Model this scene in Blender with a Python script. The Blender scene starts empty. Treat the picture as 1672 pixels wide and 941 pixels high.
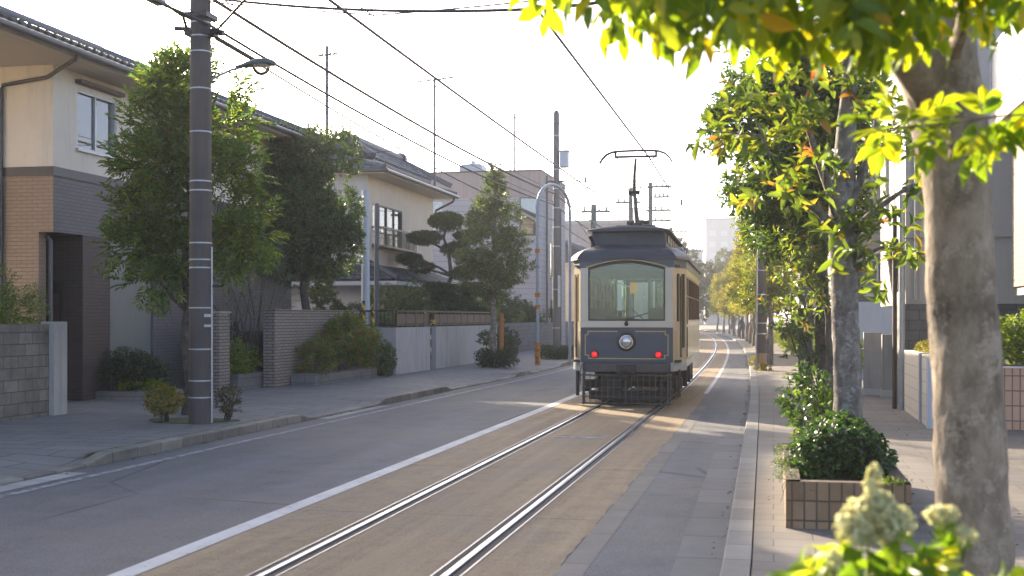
import bpy, bmesh, math, random
import numpy as np
from mathutils import Vector, Matrix
R = math.radians
random.seed(7)
scene = bpy.context.scene
COL = scene.collection
PI = math.pi

# ------------------------------------------------------------------ helpers
def tag(o, label=None, cat=None, group=None, kind=None):
    if label: o['label'] = label
    if cat: o['category'] = cat
    if group: o['group'] = group
    if kind: o['kind'] = kind
    return o

def thing(name, loc, label, cat, group=None, rotz=0):
    o = bpy.data.objects.new(name, None); COL.objects.link(o)
    o.location = loc; o.rotation_euler = (0, 0, rotz); o.empty_display_size = .2
    return tag(o, label, cat, group)

def link(name, me, mat, parent=None):
    o = bpy.data.objects.new(name, me); COL.objects.link(o)
    if mat: me.materials.append(mat)
    if parent is not None: o.parent = parent
    return o

def root_loc(o):
    while o.parent is not None: o = o.parent
    return o.location.copy()

class MB:
    """collects faces for ONE mesh"""
    def __init__(s): s.v = []; s.f = []
    def add(s, vs, fs):
        b = len(s.v); s.v += [tuple(v) for v in vs]; s.f += [tuple(i + b for i in f) for f in fs]; return s
    def box(s, x0, x1, y0, y1, z0, z1):
        return s.add([(x0,y0,z0),(x1,y0,z0),(x1,y1,z0),(x0,y1,z0),(x0,y0,z1),(x1,y0,z1),(x1,y1,z1),(x0,y1,z1)],
                     [(3,2,1,0),(4,5,6,7),(0,1,5,4),(1,2,6,5),(2,3,7,6),(3,0,4,7)])
    def seg(s, p0, p1, s0, s1, z0, z1, d0, d1):
        """box along p0->p1 between s0..s1, d along the outward normal"""
        p0 = Vector(p0); p1 = Vector(p1); d = (p1 - p0).normalized(); n = Vector((d.y, -d.x))
        q = [p0 + d*a + n*b for a, b in ((s0,d1),(s1,d1),(s1,d0),(s0,d0))]
        return s.add([(k.x,k.y,z) for z in (z0,z1) for k in q],
                     [(3,2,1,0),(4,5,6,7),(0,1,5,4),(1,2,6,5),(2,3,7,6),(3,0,4,7)])
    def tube(s, pts, rad, n=8, cap=True):
        pts = [Vector(p) for p in pts]
        if not hasattr(rad, '__len__'): rad = [rad]*len(pts)
        b = len(s.v); up = None
        for i, p in enumerate(pts):
            t = (pts[min(i+1, len(pts)-1)] - pts[max(i-1, 0)]).normalized()
            if up is None: up = Vector((0,0,1)) if abs(t.z) < .9 else Vector((1,0,0))
            a = t.cross(up).normalized(); c = a.cross(t); up = c
            for k in range(n):
                w = 2*PI*k/n
                s.v.append(tuple(p + (a*math.cos(w) + c*math.sin(w))*rad[i]))
        for i in range(len(pts)-1):
            for k in range(n):
                s.f.append((b+i*n+k, b+i*n+(k+1)%n, b+(i+1)*n+(k+1)%n, b+(i+1)*n+k))
        if cap:
            s.f.append(tuple(b+k for k in reversed(range(n))))
            s.f.append(tuple(b+(len(pts)-1)*n+k for k in range(n)))
        return s
    def prism(s, poly, z0, z1):
        n = len(poly)
        return s.add([(x,y,z0) for x,y in poly]+[(x,y,z1) for x,y in poly],
                     [tuple(reversed(range(n))), tuple(range(n,2*n))]+[(i,(i+1)%n,n+(i+1)%n,n+i) for i in range(n)])
    def prism_xz(s, poly, y0, y1):
        n = len(poly)
        return s.add([(x,y0,z) for x,z in poly]+[(x,y1,z) for x,z in poly],
                     [tuple(range(n)), tuple(reversed(range(n,2*n)))]+[((i+1)%n,i,n+i,n+(i+1)%n) for i in range(n)])
    def loft(s, rings, cap0=True, cap1=True):
        n = len(rings[0]); b = len(s.v)
        for r in rings: s.v += [tuple(p) for p in r]
        for i in range(len(rings)-1):
            for k in range(n):
                s.f.append((b+i*n+k, b+i*n+(k+1)%n, b+(i+1)*n+(k+1)%n, b+(i+1)*n+k))
        if cap0: s.f.append(tuple(b+k for k in reversed(range(n))))
        if cap1: s.f.append(tuple(b+(len(rings)-1)*n+k for k in range(n)))
        return s
    def disc(s, c, ax, r0, r1, h, n=24):
        """short cylinder/cone from c along ax"""
        c = Vector(c); ax = Vector(ax).normalized()
        return s.tube([c, c+ax*h], [r0, r1], n)
    def dome(s, c, ax, r, h, n=20, m=6):
        c = Vector(c); ax = Vector(ax).normalized()
        up = Vector((0,0,1)) if abs(ax.z) < .9 else Vector((1,0,0))
        a = ax.cross(up).normalized(); d = ax.cross(a)
        rings = []
        for i in range(m):
            w = (PI/2)*i/m
            rings.append([c + ax*h*math.sin(w) + (a*math.cos(2*PI*k/n)+d*math.sin(2*PI*k/n))*r*math.cos(w) for k in range(n)])
        rings.append([c+ax*h*.999 + (a*math.cos(2*PI*k/n)+d*math.sin(2*PI*k/n))*r*.02 for k in range(n)])
        return s.loft(rings)
    def wall(s, p0, p1, z0, z1, th=.2, ops=()):
        """wall with real openings; ops = (s0,s1,z0,z1)"""
        p0 = Vector(p0); p1 = Vector(p1); L = (p1-p0).length; d = (p1-p0)/L; n = Vector((d.y,-d.x))
        P = lambda a, z, o: (p0.x+d.x*a-n.x*o, p0.y+d.y*a-n.y*o, z)
        ss = sorted({0, L, *[o[0] for o in ops], *[o[1] for o in ops]}); zz = sorted({z0, z1, *[o[2] for o in ops], *[o[3] for o in ops]})
        for a0, a1 in zip(ss, ss[1:]):
            for b0, b1 in zip(zz, zz[1:]):
                am, bm = (a0+a1)/2, (b0+b1)/2
                if any(o[0] < am < o[1] and o[2] < bm < o[3] for o in ops): continue
                s.add([P(a0,b0,0),P(a1,b0,0),P(a1,b1,0),P(a0,b1,0)], [(0,1,2,3)])
                s.add([P(a0,b0,th),P(a1,b0,th),P(a1,b1,th),P(a0,b1,th)], [(3,2,1,0)])
        for (a0,a1,b0,b1), inn in [((0,L,z0,z1), 0)]+[(o, 1) for o in ops]:
            if not inn: a0, a1 = a0+.002, a1-.002     # end caps sit just behind a wall met at the corner
            q = [P(a0,b0,0),P(a1,b0,0),P(a1,b1,0),P(a0,b1,0),P(a0,b0,th),P(a1,b0,th),P(a1,b1,th),P(a0,b1,th)]
            fs = [(0,4,5,1),(1,5,6,2),(2,6,7,3),(3,7,4,0)]
            s.add(q, fs if not inn else [tuple(reversed(f)) for f in fs])
        return s
    def build(s, name, mat, parent=None, local=False, smooth=False, bevel=0, origin=None):
        me = bpy.data.meshes.new(name)
        off = Vector((0,0,0))
        if origin is not None: off = Vector(origin)
        elif parent is not None and not local: off = root_loc(parent)
        me.from_pydata([(x-off.x, y-off.y, z-off.z) for x,y,z in s.v], [], s.f)
        if smooth:
            me.polygons.foreach_set('use_smooth', [True]*len(me.polygons))
            try: me.set_sharp_from_angle(angle=R(40))
            except Exception: pass
        o = link(name, me, mat, parent)
        if origin is not None and parent is None: o.location = origin
        if bevel:
            b = o.modifiers.new('bevel', 'BEVEL'); b.width = bevel; b.segments = 2; b.limit_method = 'ANGLE'; b.angle_limit = R(50)
        return o

def np_mesh(name, V, F, mat, parent=None, smooth=False):
    me = bpy.data.meshes.new(name)
    V = np.asarray(V, dtype=np.float32); F = np.asarray(F, dtype=np.int32)
    me.vertices.add(len(V)); me.vertices.foreach_set('co', V.ravel())
    k = F.shape[1]
    me.loops.add(F.size); me.loops.foreach_set('vertex_index', F.ravel())
    me.polygons.add(len(F)); me.polygons.foreach_set('loop_start', np.arange(0, F.size, k, dtype=np.int32))
    try: me.polygons.foreach_set('loop_total', np.full(len(F), k, dtype=np.int32))
    except Exception: pass
    me.update(calc_edges=True); me.validate()
    if smooth: me.polygons.foreach_set('use_smooth', [True]*len(me.polygons))
    return link(name, me, mat, parent)

def dup(root, loc, rotz, label, scale=1, group=None):
    r = root.copy(); COL.objects.link(r); r.location = loc; r.rotation_euler = (0,0,rotz); r.scale = (scale,)*3
    r['label'] = label
    if group: r['group'] = group
    for ch in list(root.children):
        c = ch.copy(); COL.objects.link(c); c.parent = r
        for g in list(ch.children):
            d = g.copy(); COL.objects.link(d); d.parent = c
    return r

# ------------------------------------------------------------------ materials
class NT:
    def __init__(s, name):
        s.m = bpy.data.materials.new(name); s.m.use_nodes = True; s.t = s.m.node_tree; s.t.nodes.clear()
        s.out = s.n('ShaderNodeOutputMaterial')
    def n(s, typ, **kw):
        x = s.t.nodes.new(typ)
        for k, v in kw.items():
            if k in x.inputs: x.inputs[k].default_value = v
            else: setattr(x, k, v)
        return x
    def l(s, a, b): s.t.links.new(a, b)
    def math(s, op, a, b=None, clamp=False):
        x = s.n('ShaderNodeMath', operation=op); x.use_clamp = clamp
        for i, q in enumerate((a, b)):
            if q is None: continue
            if isinstance(q, (int, float)): x.inputs[i].default_value = q
            else: s.l(q, x.inputs[i])
        return x.outputs[0]
    def noise(s, vec, scale, detail=6, rough=.6):
        x = s.n('ShaderNodeTexNoise'); x.inputs['Scale'].default_value = scale; x.inputs['Detail'].default_value = detail
        x.inputs['Roughness'].default_value = rough
        if vec is not None: s.l(vec, x.inputs['Vector'])
        return x.outputs['Fac']
    def ramp(s, fac, stops):
        x = s.n('ShaderNodeValToRGB'); e = x.color_ramp.elements
        while len(e) < len(stops): e.new(.5)
        for i, (p, c) in enumerate(stops):
            e[i].position = p; e[i].color = (*c, 1) if len(c) == 3 else c
        s.l(fac, x.inputs['Fac']); return x.outputs['Color']
    def mix(s, fac, a, b, mode='MIX'):
        x = s.n('ShaderNodeMix', data_type='RGBA', blend_type=mode)
        for sock, q in ((x.inputs[0], fac), (x.inputs[6], a), (x.inputs[7], b)):
            if isinstance(q, (int, float)): sock.default_value = q
            elif isinstance(q, tuple): sock.default_value = (*q, 1) if len(q) == 3 else q
            else: s.l(q, sock)
        return x.outputs[2]
    def pos(s): return s.n('ShaderNodeNewGeometry').outputs['Position']
    def obj(s): return s.n('ShaderNodeTexCoord').outputs['Object']
    def bump(s, h, dist, strength=1):
        x = s.n('ShaderNodeBump'); x.inputs['Distance'].default_value = dist; x.inputs['Strength'].default_value = strength
        s.l(h, x.inputs['Height']); return x.outputs['Normal']
    def pbr(s, col, rough=.6, metal=0, normal=None, spec=.5, coat=0):
        p = s.n('ShaderNodeBsdfPrincipled')
        if isinstance(col, tuple): p.inputs['Base Color'].default_value = (*col, 1)
        else: s.l(col, p.inputs['Base Color'])
        if isinstance(rough, (int, float)): p.inputs['Roughness'].default_value = rough
        else: s.l(rough, p.inputs['Roughness'])
        p.inputs['Metallic'].default_value = metal; p.inputs['Specular IOR Level'].default_value = spec
        if coat: p.inputs['Coat Weight'].default_value = coat; p.inputs['Coat Roughness'].default_value = .08
        if normal is not None: s.l(normal, p.inputs['Normal'])
        s.l(p.outputs[0], s.out.inputs['Surface']); return s.m

def sc(c, k): return tuple(min(1, x*k) for x in c)

def plain(name, c, rough=.6, var=.18, scale=2.5, metal=0, bump=.002, coat=0, streak=0, fine=40, spec=.5):
    """painted / cast surface: broad and fine mottling, optional vertical rain streaks"""
    k = NT(name); p = k.pos()
    f = k.noise(p, scale, 5, .65); g = k.noise(p, fine, 4, .7)
    fac = k.math('ADD', k.math('MULTIPLY', f, .7), k.math('MULTIPLY', g, .3))
    col = k.ramp(fac, [(.3, sc(c, 1-var)), (.7, sc(c, 1+var))])
    if streak:
        mp = k.n('ShaderNodeMapping'); mp.inputs['Scale'].default_value = (5, 5, .35); k.l(p, mp.inputs['Vector'])
        st = k.noise(mp.outputs[0], 1.2, 6, .7)
        col = k.mix(k.ramp(st, [(.5, (0,0,0)), (.72, (streak,)*3)]), col, sc(c, .35))
    return k.pbr(col, rough, metal, k.bump(g, bump) if bump else None, spec, coat)

def wallvec(k, sx=1, sz=1):
    sp = k.n('ShaderNodeSeparateXYZ'); k.l(k.pos(), sp.inputs[0])
    cb = k.n('ShaderNodeCombineXYZ')
    k.l(k.math('ADD', sp.outputs[0], sp.outputs[1]), cb.inputs[0]); k.l(sp.outputs[2], cb.inputs[1])
    return cb.outputs[0]

def brick(name, c1, c2, mortar, bw, bh, ms=.008, offset=.5, rough=.7, bump=.006, stain=.3, vec='wall', dirt=1.5, coat=0, smooth=.2):
    k = NT(name); v = wallvec(k) if vec == 'wall' else k.pos()
    b = k.n('ShaderNodeTexBrick'); b.offset = offset; b.squash = 1
    b.inputs['Scale'].default_value = 1; b.inputs['Brick Width'].default_value = bw; b.inputs['Row Height'].default_value = bh
    b.inputs['Mortar Size'].default_value = ms; b.inputs['Mortar Smooth'].default_value = smooth; b.inputs['Bias'].default_value = 0
    b.inputs['Color1'].default_value = (*c1, 1); b.inputs['Color2'].default_value = (*c2, 1); b.inputs['Mortar'].default_value = (*mortar, 1)
    k.l(v, b.inputs['Vector'])
    p = k.pos(); f = k.noise(p, dirt, 7, .7); g = k.noise(p, 60, 3, .7)
    col = k.mix(k.ramp(f, [(.42, (0,0,0)), (.75, (stain,)*3)]), b.outputs['Color'], sc(c1, .45))
    col = k.mix(k.math('MULTIPLY', g, .35), col, sc(c1, .7))
    h = k.math('SUBTRACT', k.math('MULTIPLY', g, .25), b.outputs['Fac'])
    return k.pbr(col, rough, 0, k.bump(h, bump), .4, coat)

def asphalt(name, c, patch=.35, warm=(.12,.105,.09), speck=.5):
    k = NT(name); p = k.pos()
    big = k.noise(p, .35, 5, .6); mid = k.noise(p, 2.2, 6, .7); g = k.noise(p, 75, 2, .8); g2 = k.noise(p, 26, 3, .7)
    mp = k.n('ShaderNodeMapping'); mp.inputs['Scale'].default_value = (1.6, .12, 1); k.l(p, mp.inputs['Vector'])
    tr = k.noise(mp.outputs[0], 1, 4, .5)
    col = k.ramp(k.math('ADD', k.math('MULTIPLY', mid, .5), k.math('MULTIPLY', tr, .5)), [(.36, sc(c, .62)), (.64, sc(c, 1.3))])
    col = k.mix(k.ramp(big, [(.45, (0,0,0)), (.68, (patch,)*3)]), col, warm)
    col = k.mix(k.math('MULTIPLY', k.ramp(g, [(.5, (0,0,0)), (.68, (1,1,1))]), speck), col, sc(c, 2.1))
    col = k.mix(k.math('MULTIPLY', k.ramp(g2, [(.5, (0,0,0)), (.75, (1,1,1))]), speck*.8), col, sc(c, .4))
    # cracks
    vo = k.n('ShaderNodeTexVoronoi', feature='DISTANCE_TO_EDGE'); vo.inputs['Scale'].default_value = .22
    wv = k.mix(.12, p, k.n('ShaderNodeTexNoise', Scale=1.5).outputs['Color'], 'ADD')
    k.l(wv, vo.inputs['Vector'])
    crack = k.ramp(vo.outputs['Distance'], [(0, (.85,.85,.85)), (.008, (0,0,0))])
    cm = k.math('MULTIPLY', crack, k.ramp(k.noise(p, .25, 2), [(.5, (0,0,0)), (.6, (1,1,1))]))
    col = k.mix(cm, col, sc(c, .3))
    h = k.math('ADD', g, k.math('MULTIPLY', g2, .6))
    return k.pbr(col, .78, 0, k.bump(h, .006), .35)

def jointed(name, c, period, rough=.75, joint=.012, var=.2, axis=1, bump=.004):
    """cast stones laid end to end along Y with dark joints and each its own shade"""
    k = NT(name); p = k.pos(); sp = k.n('ShaderNodeSeparateXYZ'); k.l(p, sp.inputs[0])
    q = k.math('DIVIDE', sp.outputs[axis], period); fr = k.math('FRACT', q); fl = k.math('FLOOR', q)
    j = k.math('LESS_THAN', fr, joint/period)
    wn = k.n('ShaderNodeTexWhiteNoise', noise_dimensions='1D'); k.l(fl, wn.inputs['W'])
    f = k.noise(p, 3, 6, .7); g = k.noise(p, 70, 3, .7)
    fac = k.math('ADD', k.math('ADD', k.math('MULTIPLY', f, .5), k.math('MULTIPLY', g, .25)), k.math('MULTIPLY', wn.outputs[0], .25))
    col = k.ramp(fac, [(.3, sc(c, 1-var*1.6)), (.7, sc(c, 1+var))])
    col = k.mix(j, col, sc(c, .22))
    return k.pbr(col, rough, 0, k.bump(k.math('SUBTRACT', k.math('MULTIPLY', g, .4), j), bump), .35)

def leafmat(name, stops, trans=.45, tcol=1.6, rough=.42, ty=(1.0, 1.0, .35)):
    k = NT(name); r = k.n('ShaderNodeNewGeometry').outputs['Random Per Island']
    col = k.ramp(r, stops)
    p = k.n('ShaderNodeBsdfPrincipled'); k.l(col, p.inputs['Base Color']); p.inputs['Roughness'].default_value = rough
    p.inputs['Specular IOR Level'].default_value = .5
    t = k.n('ShaderNodeBsdfTranslucent')
    k.l(k.mix(1.0, col, tuple(min(4, tcol*c) for c in ty), 'MULTIPLY'), t.inputs['Color'])
    m = k.n('ShaderNodeMixShader'); m.inputs[0].default_value = trans
    k.l(p.outputs[0], m.inputs[1]); k.l(t.outputs[0], m.inputs[2]); k.l(m.outputs[0], k.out.inputs['Surface'])
    return k.m

def glassmat(name, tint=(.75,.8,.8), refl=.12, rough=.02):
    k = NT(name)
    t = k.n('ShaderNodeBsdfTransparent'); t.inputs[0].default_value = (*tint, 1)
    g = k.n('ShaderNodeBsdfGlossy'); g.inputs['Roughness'].default_value = rough
    if 'Color' in g.inputs: g.inputs['Color'].default_value = (.95,.95,.95,1)
    fr = k.n('ShaderNodeFresnel'); fr.inputs['IOR'].default_value = 1.5
    m = k.n('ShaderNodeMixShader'); k.l(k.math('ADD', fr.outputs[0], refl, True), m.inputs[0])
    k.l(t.outputs[0], m.inputs[1]); k.l(g.outputs[0], m.inputs[2]); k.l(m.outputs[0], k.out.inputs['Surface'])
    return k.m

def barkmat(name, c1, c2, spot, scale=6, spot_amt=.6):
    k = NT(name); p = k.pos()
    mp = k.n('ShaderNodeMapping'); mp.inputs['Scale'].default_value = (1, 1, .55); k.l(p, mp.inputs['Vector'])
    f = k.noise(mp.outputs[0], scale, 8, .7); g = k.noise(mp.outputs[0], scale*7, 4, .7)
    vo = k.n('ShaderNodeTexVoronoi'); vo.inputs['Scale'].default_value = scale*1.7; k.l(mp.outputs[0], vo.inputs['Vector'])
    col = k.ramp(f, [(.32, c1), (.62, c2)])
    col = k.mix(k.math('MULTIPLY', k.ramp(k.noise(p, scale*1.3, 5, .75), [(.52, (0,0,0)), (.6, (1,1,1))]), spot_amt), col, spot)
    col = k.mix(k.math('MULTIPLY', g, .5), col, sc(c1, .6))
    h = k.math('ADD', k.math('MULTIPLY', f, .6), k.math('ADD', k.math('MULTIPLY', g, .3), k.math('MULTIPLY', vo.outputs['Distance'], .4)))
    return k.pbr(col, .85, 0, k.bump(h, .025), .25)

def rusty(name, c, rust=(.28,.11,.03), amt=.62):
    k = NT(name); p = k.pos(); f = k.noise(p, 4, 8, .7); g = k.noise(p, 30, 3)
    col = k.mix(k.ramp(f, [(amt, (0,0,0)), (amt+.04, (1,1,1))]), k.ramp(g, [(.3, sc(c,.85)), (.7, sc(c,1.1))]), rust)
    return k.pbr(col, .55, 0, k.bump(f, .003))

M = {}
M['asphalt'] = asphalt('asphalt', (.1,.104,.112), .75, (.15,.135,.118), .85)
M['bed'] = asphalt('track_bed_concrete', (.25,.205,.15), .6, (.27,.185,.11), .5)
M['earth'] = plain('earth', (.09,.075,.05), .9, .4, 3, bump=.01)
M['kerb'] = jointed('kerb_stone', (.195,.185,.17), .6)
M['kerbl'] = jointed('kerb_stone_old', (.21,.195,.165), .62, var=.35)
M['gutter'] = jointed('gutter_slab', (.118,.12,.124), .95, joint=.016, var=.18)
M['strip'] = jointed('concrete_strip', (.14,.13,.12), 1.3, joint=.012, var=.22)
M['paver'] = brick('pavement_slab', (.165,.145,.125), (.205,.182,.158), (.07,.062,.055), .62, .31, .006, .5, .8, .004, .35, 'flat', 1.1)
M['paverl'] = brick('old_pavement_slab', (.17,.17,.17), (.205,.2,.195), (.05,.05,.05), .9, .45, .012, .5, .8, .004, .5, 'flat', .8)
k = NT('worn_white_paint'); p = k.pos(); f = k.noise(p, 9, 8, .75); g = k.noise(p, 1.1, 5, .6)
M['white'] = k.pbr(k.mix(k.ramp(f, [(.56,(0,0,0)),(.68,(.8,.8,.8))]), k.ramp(g, [(.3,(.38,.38,.38)),(.7,(.55,.55,.54))]), (.16,.155,.15)), .7)
k = NT('track_bed'); p = k.pos(); sp = k.n('ShaderNodeSeparateXYZ'); k.l(p, sp.inputs[0])
def near_x(x0, wd): 
    return k.math('SUBTRACT', 1, k.math('DIVIDE', k.math('ABSOLUTE', k.math('SUBTRACT', sp.outputs[0], x0)), wd), True)
mp = k.n('ShaderNodeMapping'); mp.inputs['Scale'].default_value = (3.2, .1, 1); k.l(p, mp.inputs['Vector'])
str_ = k.noise(mp.outputs[0], 1.3, 6, .65); big = k.noise(p, .55, 6, .7); mid = k.noise(p, 3.5, 6, .75); g = k.noise(p, 75, 2, .8); g2 = k.noise(p, 24, 3, .7)
col = k.ramp(k.math('ADD', k.math('MULTIPLY', str_, .55), k.math('MULTIPLY', mid, .45)), [(.36, (.17,.12,.07)), (.5, (.28,.2,.115)), (.64, (.36,.27,.16))])
col = k.mix(k.ramp(big, [(.45,(0,0,0)),(.65,(.6,.6,.6))]), col, (.2,.165,.13))
rust = k.math('ADD', near_x(-3.57,.42), near_x(-2.285,.42), True)
col = k.mix(k.math('MULTIPLY', rust, k.ramp(k.noise(mp.outputs[0], 3, 5, .7), [(.35,(0,0,0)),(.7,(.75,.75,.75))])), col, (.13,.085,.05))
oil = k.math('MULTIPLY', near_x(-2.93,.35), k.ramp(mid, [(.4,(0,0,0)),(.7,(.45,.45,.45))]))
col = k.mix(oil, col, (.11,.09,.07))
col = k.mix(k.math('MULTIPLY', k.ramp(g, [(.5,(0,0,0)),(.68,(1,1,1))]), .55), col, (.42,.35,.26))
col = k.mix(k.math('MULTIPLY', k.ramp(g2, [(.52,(0,0,0)),(.75,(1,1,1))]), .4), col, (.1,.08,.06))
jt = k.math('LESS_THAN', k.math('FRACT', k.math('DIVIDE', k.math('ADD', sp.outputs[1], k.math('MULTIPLY', k.noise(p, 4, 4), .05)), 3.7)), .005)
col = k.mix(k.math('MULTIPLY', jt, .8), col, (.06,.05,.04))
M['bed'] = k.pbr(col, .8, 0, k.bump(k.math('ADD', g, g2), .007), .3)
k = NT('faded_paint'); p = k.pos(); f = k.noise(p, 7, 8, .75)
M['faded'] = k.pbr(k.ramp(f, [(.42, (.11,.115,.125)), (.62, (.36,.37,.38))]), .75)
M['oldwhite'] = plain('old_white_paint', (.42,.42,.42), .7, .3, 5)
M['steel'] = plain('rail_head_steel', (.42,.42,.44), .3, .1, 4, 1, .0005)
M['raildark'] = plain('rail_groove_iron', (.03,.024,.022), .85, .35, 6, 0)
M['railedge'] = plain('rail_edge_steel', (.3,.29,.29), .4, .25, 6, .6)
M['concpole'] = plain('dark_concrete_pole', (.08,.067,.063), .72, .22, 1.4, 0, .002, streak=.35)
M['concpole2'] = plain('grey_concrete_pole', (.15,.145,.14), .75, .2, 1.5, 0, .002, streak=.3)
M['slatepole'] = plain('slate_painted_pole', (.07,.08,.1), .55, .2, 2)
M['greenpole'] = plain('weathered_green_pole', (.08,.115,.11), .6, .15, 2)
M['band'] = plain('bright_steel_band', (.4,.41,.43), .45, .2, 20, .5)
M['galv'] = plain('galvanised_steel', (.42,.44,.46), .45, .15, 8, .4)
M['bluepole'] = rusty('pale_blue_rusty_pole', (.26,.3,.35))
M['bluewhite'] = rusty('pale_blue_pole', (.42,.48,.56), amt=.75)
M['orange'] = rusty('orange_painted_post', (.42,.17,.03), (.15,.05,.02), .55)
M['black'] = plain('black_rubber_cable', (.015,.015,.018), .5, .2, 9)
M['wire'] = plain('oxidised_wire', (.035,.035,.05), .5, .2, 9)
M['dkmetal'] = plain('dark_bronze_metal', (.035,.03,.03), .45, .2, 4)
M['brownmetal'] = plain('brown_painted_metal', (.085,.055,.045), .5, .25, 3)
M['alum'] = plain('aluminium_frame', (.45,.46,.47), .4, .1, 6, .5)
M['bronze'] = plain('bronze_frame', (.07,.055,.045), .4, .15, 6, .3)
M['cream'] = plain('cream_render', (.7,.64,.54), .85, .08, 1.2, bump=.004, streak=.22, fine=90)
M['cream2'] = plain('warm_cream_render', (.6,.5,.38), .85, .09, 1.1, bump=.004, streak=.2, fine=90)
M['bluegrey'] = plain('blue_grey_siding', (.42,.43,.46), .7, .08, 1.5, streak=.2)
M['soffit'] = plain('soffit_board', (.5,.46,.41), .8, .08, 2)
M['conc'] = plain('fair_faced_concrete', (.36,.345,.32), .85, .16, 1.3, bump=.003, streak=.45)
M['concl'] = plain('pale_concrete', (.56,.535,.5), .85, .1, 1.2, bump=.003, streak=.2)
M['stainwall'] = plain('stained_white_wall', (.4,.4,.4), .85, .12, 1.6, bump=.003, streak=.6)
M['panel'] = plain('green_grey_panel', (.19,.2,.185), .5, .08, 1.5, streak=.15)
M['tileor'] = brick('orange_brown_tile', (.32,.235,.17), (.36,.265,.19), (.2,.14,.1), .24, .075, .006, .5, .55, .004, .15)
M['tilegr'] = brick('grey_violet_tile', (.155,.14,.145), (.18,.16,.16), (.085,.08,.08), .24, .075, .006, .5, .55, .004, .2)
M['tiledk'] = brick('dark_brown_tile', (.075,.055,.05), (.09,.065,.058), (.035,.03,.03), .24, .075, .006, .5, .5, .004, .2)
M['brickwall'] = brick('grey_brown_brick', (.26,.225,.2), (.32,.28,.245), (.07,.065,.06), .3, .075, .011, .5, .8, .012, .4)
M['block'] = brick('concrete_block', (.2,.175,.145), (.27,.245,.21), (.08,.075,.07), .4, .2, .008, .5, .88, .008, 1.0, dirt=1.9)
M['blockdk'] = brick('old_concrete_block', (.17,.17,.175), (.2,.2,.2), (.08,.08,.08), .4, .2, .007, .5, .88, .006, .7, dirt=1.6)
M['blockw'] = brick('cream_block', (.62,.56,.47), (.66,.6,.5), (.34,.3,.25), 1.6, .2, .006, .5, .8, .004, .2)
M['planter'] = brick('brown_planter_tile', (.22,.14,.075), (.36,.24,.14), (.095,.075,.055), .1, .165, .008, 0, .7, .016, .5, dirt=3)
M['tilepink'] = brick('salmon_planter_tile', (.5,.29,.18), (.55,.33,.21), (.14,.1,.08), .115, .235, .011, 0, .55, .006, .15)
M['creambrick'] = brick('cream_brick', (.33,.28,.21), (.37,.31,.24), (.22,.18,.14), .3, .1, .006, .5, .8, .005, .15)
M['siding'] = brick('grey_lap_siding', (.36,.36,.385), (.37,.37,.395), (.22,.22,.24), 4.0, .32, .014, .37, .8, .008, .2, dirt=.6)
M['mauve'] = plain('mauve_concrete_parapet', (.33,.28,.265), .85, .12, .5, streak=.45)
M['darkbrick'] = brick('dark_grey_brick', (.12,.115,.115), (.15,.14,.14), (.06,.06,.06), .3, .09, .008, .5, .75, .006, .3)
M['roof'] = plain('glazed_blue_roof_tile', (.055,.075,.1), .5, .35, 5, 0, .002, fine=14)
M['roofdk'] = plain('dark_slate_roof', (.05,.055,.062), .55, .3, 4)
M['gutterm'] = plain('dark_rain_gutter', (.06,.06,.062), .4, .15, 4)
M['rust_box'] = plain('brown_stone_box', (.07,.05,.045), .7, .25, 4)
M['glass'] = glassmat('window_glass')
M['tramglass'] = glassmat('tram_glass', (.72,.86,.77), .02)
M['frost'] = plain('frosted_pane', (.5,.55,.58), .25, .08, 3, bump=0)
M['curtain'] = plain('pale_curtain', (.55,.55,.53), .9, .12, 6, bump=.01)
M['dark'] = plain('dark_room', (.02,.02,.022), .8, .2, 3)
M['bark'] = barkmat('mottled_bark', (.105,.078,.055), (.4,.325,.245), (.48,.41,.32), 5.2, .75)
M['bark2'] = barkmat('grey_lichen_bark', (.085,.07,.058), (.28,.25,.215), (.42,.41,.39), 9, .7)
M['bark3'] = barkmat('dark_bark', (.055,.045,.038), (.12,.1,.085), (.22,.21,.19), 12, .3)
# leaves
M['lf_near'] = leafmat('foreground_leaf', [(0,(.06,.12,.012)),(.45,(.11,.18,.015)),(.9,(.19,.24,.02)),(.985,(.28,.28,.02)),(1,(.4,.26,.02))], .58, 2.6, .4, (1.14,.95,.22))
M['lf_oval'] = leafmat('glossy_evergreen_leaf', [(0,(.02,.042,.013)),(.5,(.042,.085,.02)),(.85,(.08,.14,.026)),(1,(.16,.19,.03))], .38, 2.2, .3)
M['lf_red'] = leafmat('young_red_leaf', [(0,(.05,.09,.02)),(.6,(.1,.16,.022)),(.92,(.17,.2,.03)),(.98,(.28,.17,.035)),(1,(.34,.1,.05))], .45, 2.2, .35, (1.1,.95,.45))
M['lf_left'] = leafmat('pinnate_leaf', [(0,(.045,.09,.025)),(.5,(.08,.15,.038)),(.85,(.13,.2,.045)),(1,(.24,.24,.04))], .42, 2.0, .42, (1.05,1,.4))
M['lf_dark'] = leafmat('dark_privet_leaf', [(0,(.036,.066,.03)),(.6,(.068,.115,.042)),(.95,(.1,.155,.046)),(1,(.22,.11,.05))], .3, 1.8, .4)
M['lf_olive'] = leafmat('silver_olive_leaf', [(0,(.09,.115,.095)),(1,(.18,.21,.17))], .25, 1.2, .6, (1,1,.8))
M['lf_cone'] = leafmat('mid_green_leaf', [(0,(.045,.075,.032)),(.6,(.085,.125,.05)),(.95,(.13,.17,.06)),(1,(.3,.24,.05))], .35, 1.8, .5, (1,1,.5))
M['lf_pine'] = leafmat('pine_needle', [(0,(.075,.12,.06)),(1,(.14,.19,.09))], .4, 1.3, .5)
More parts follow.
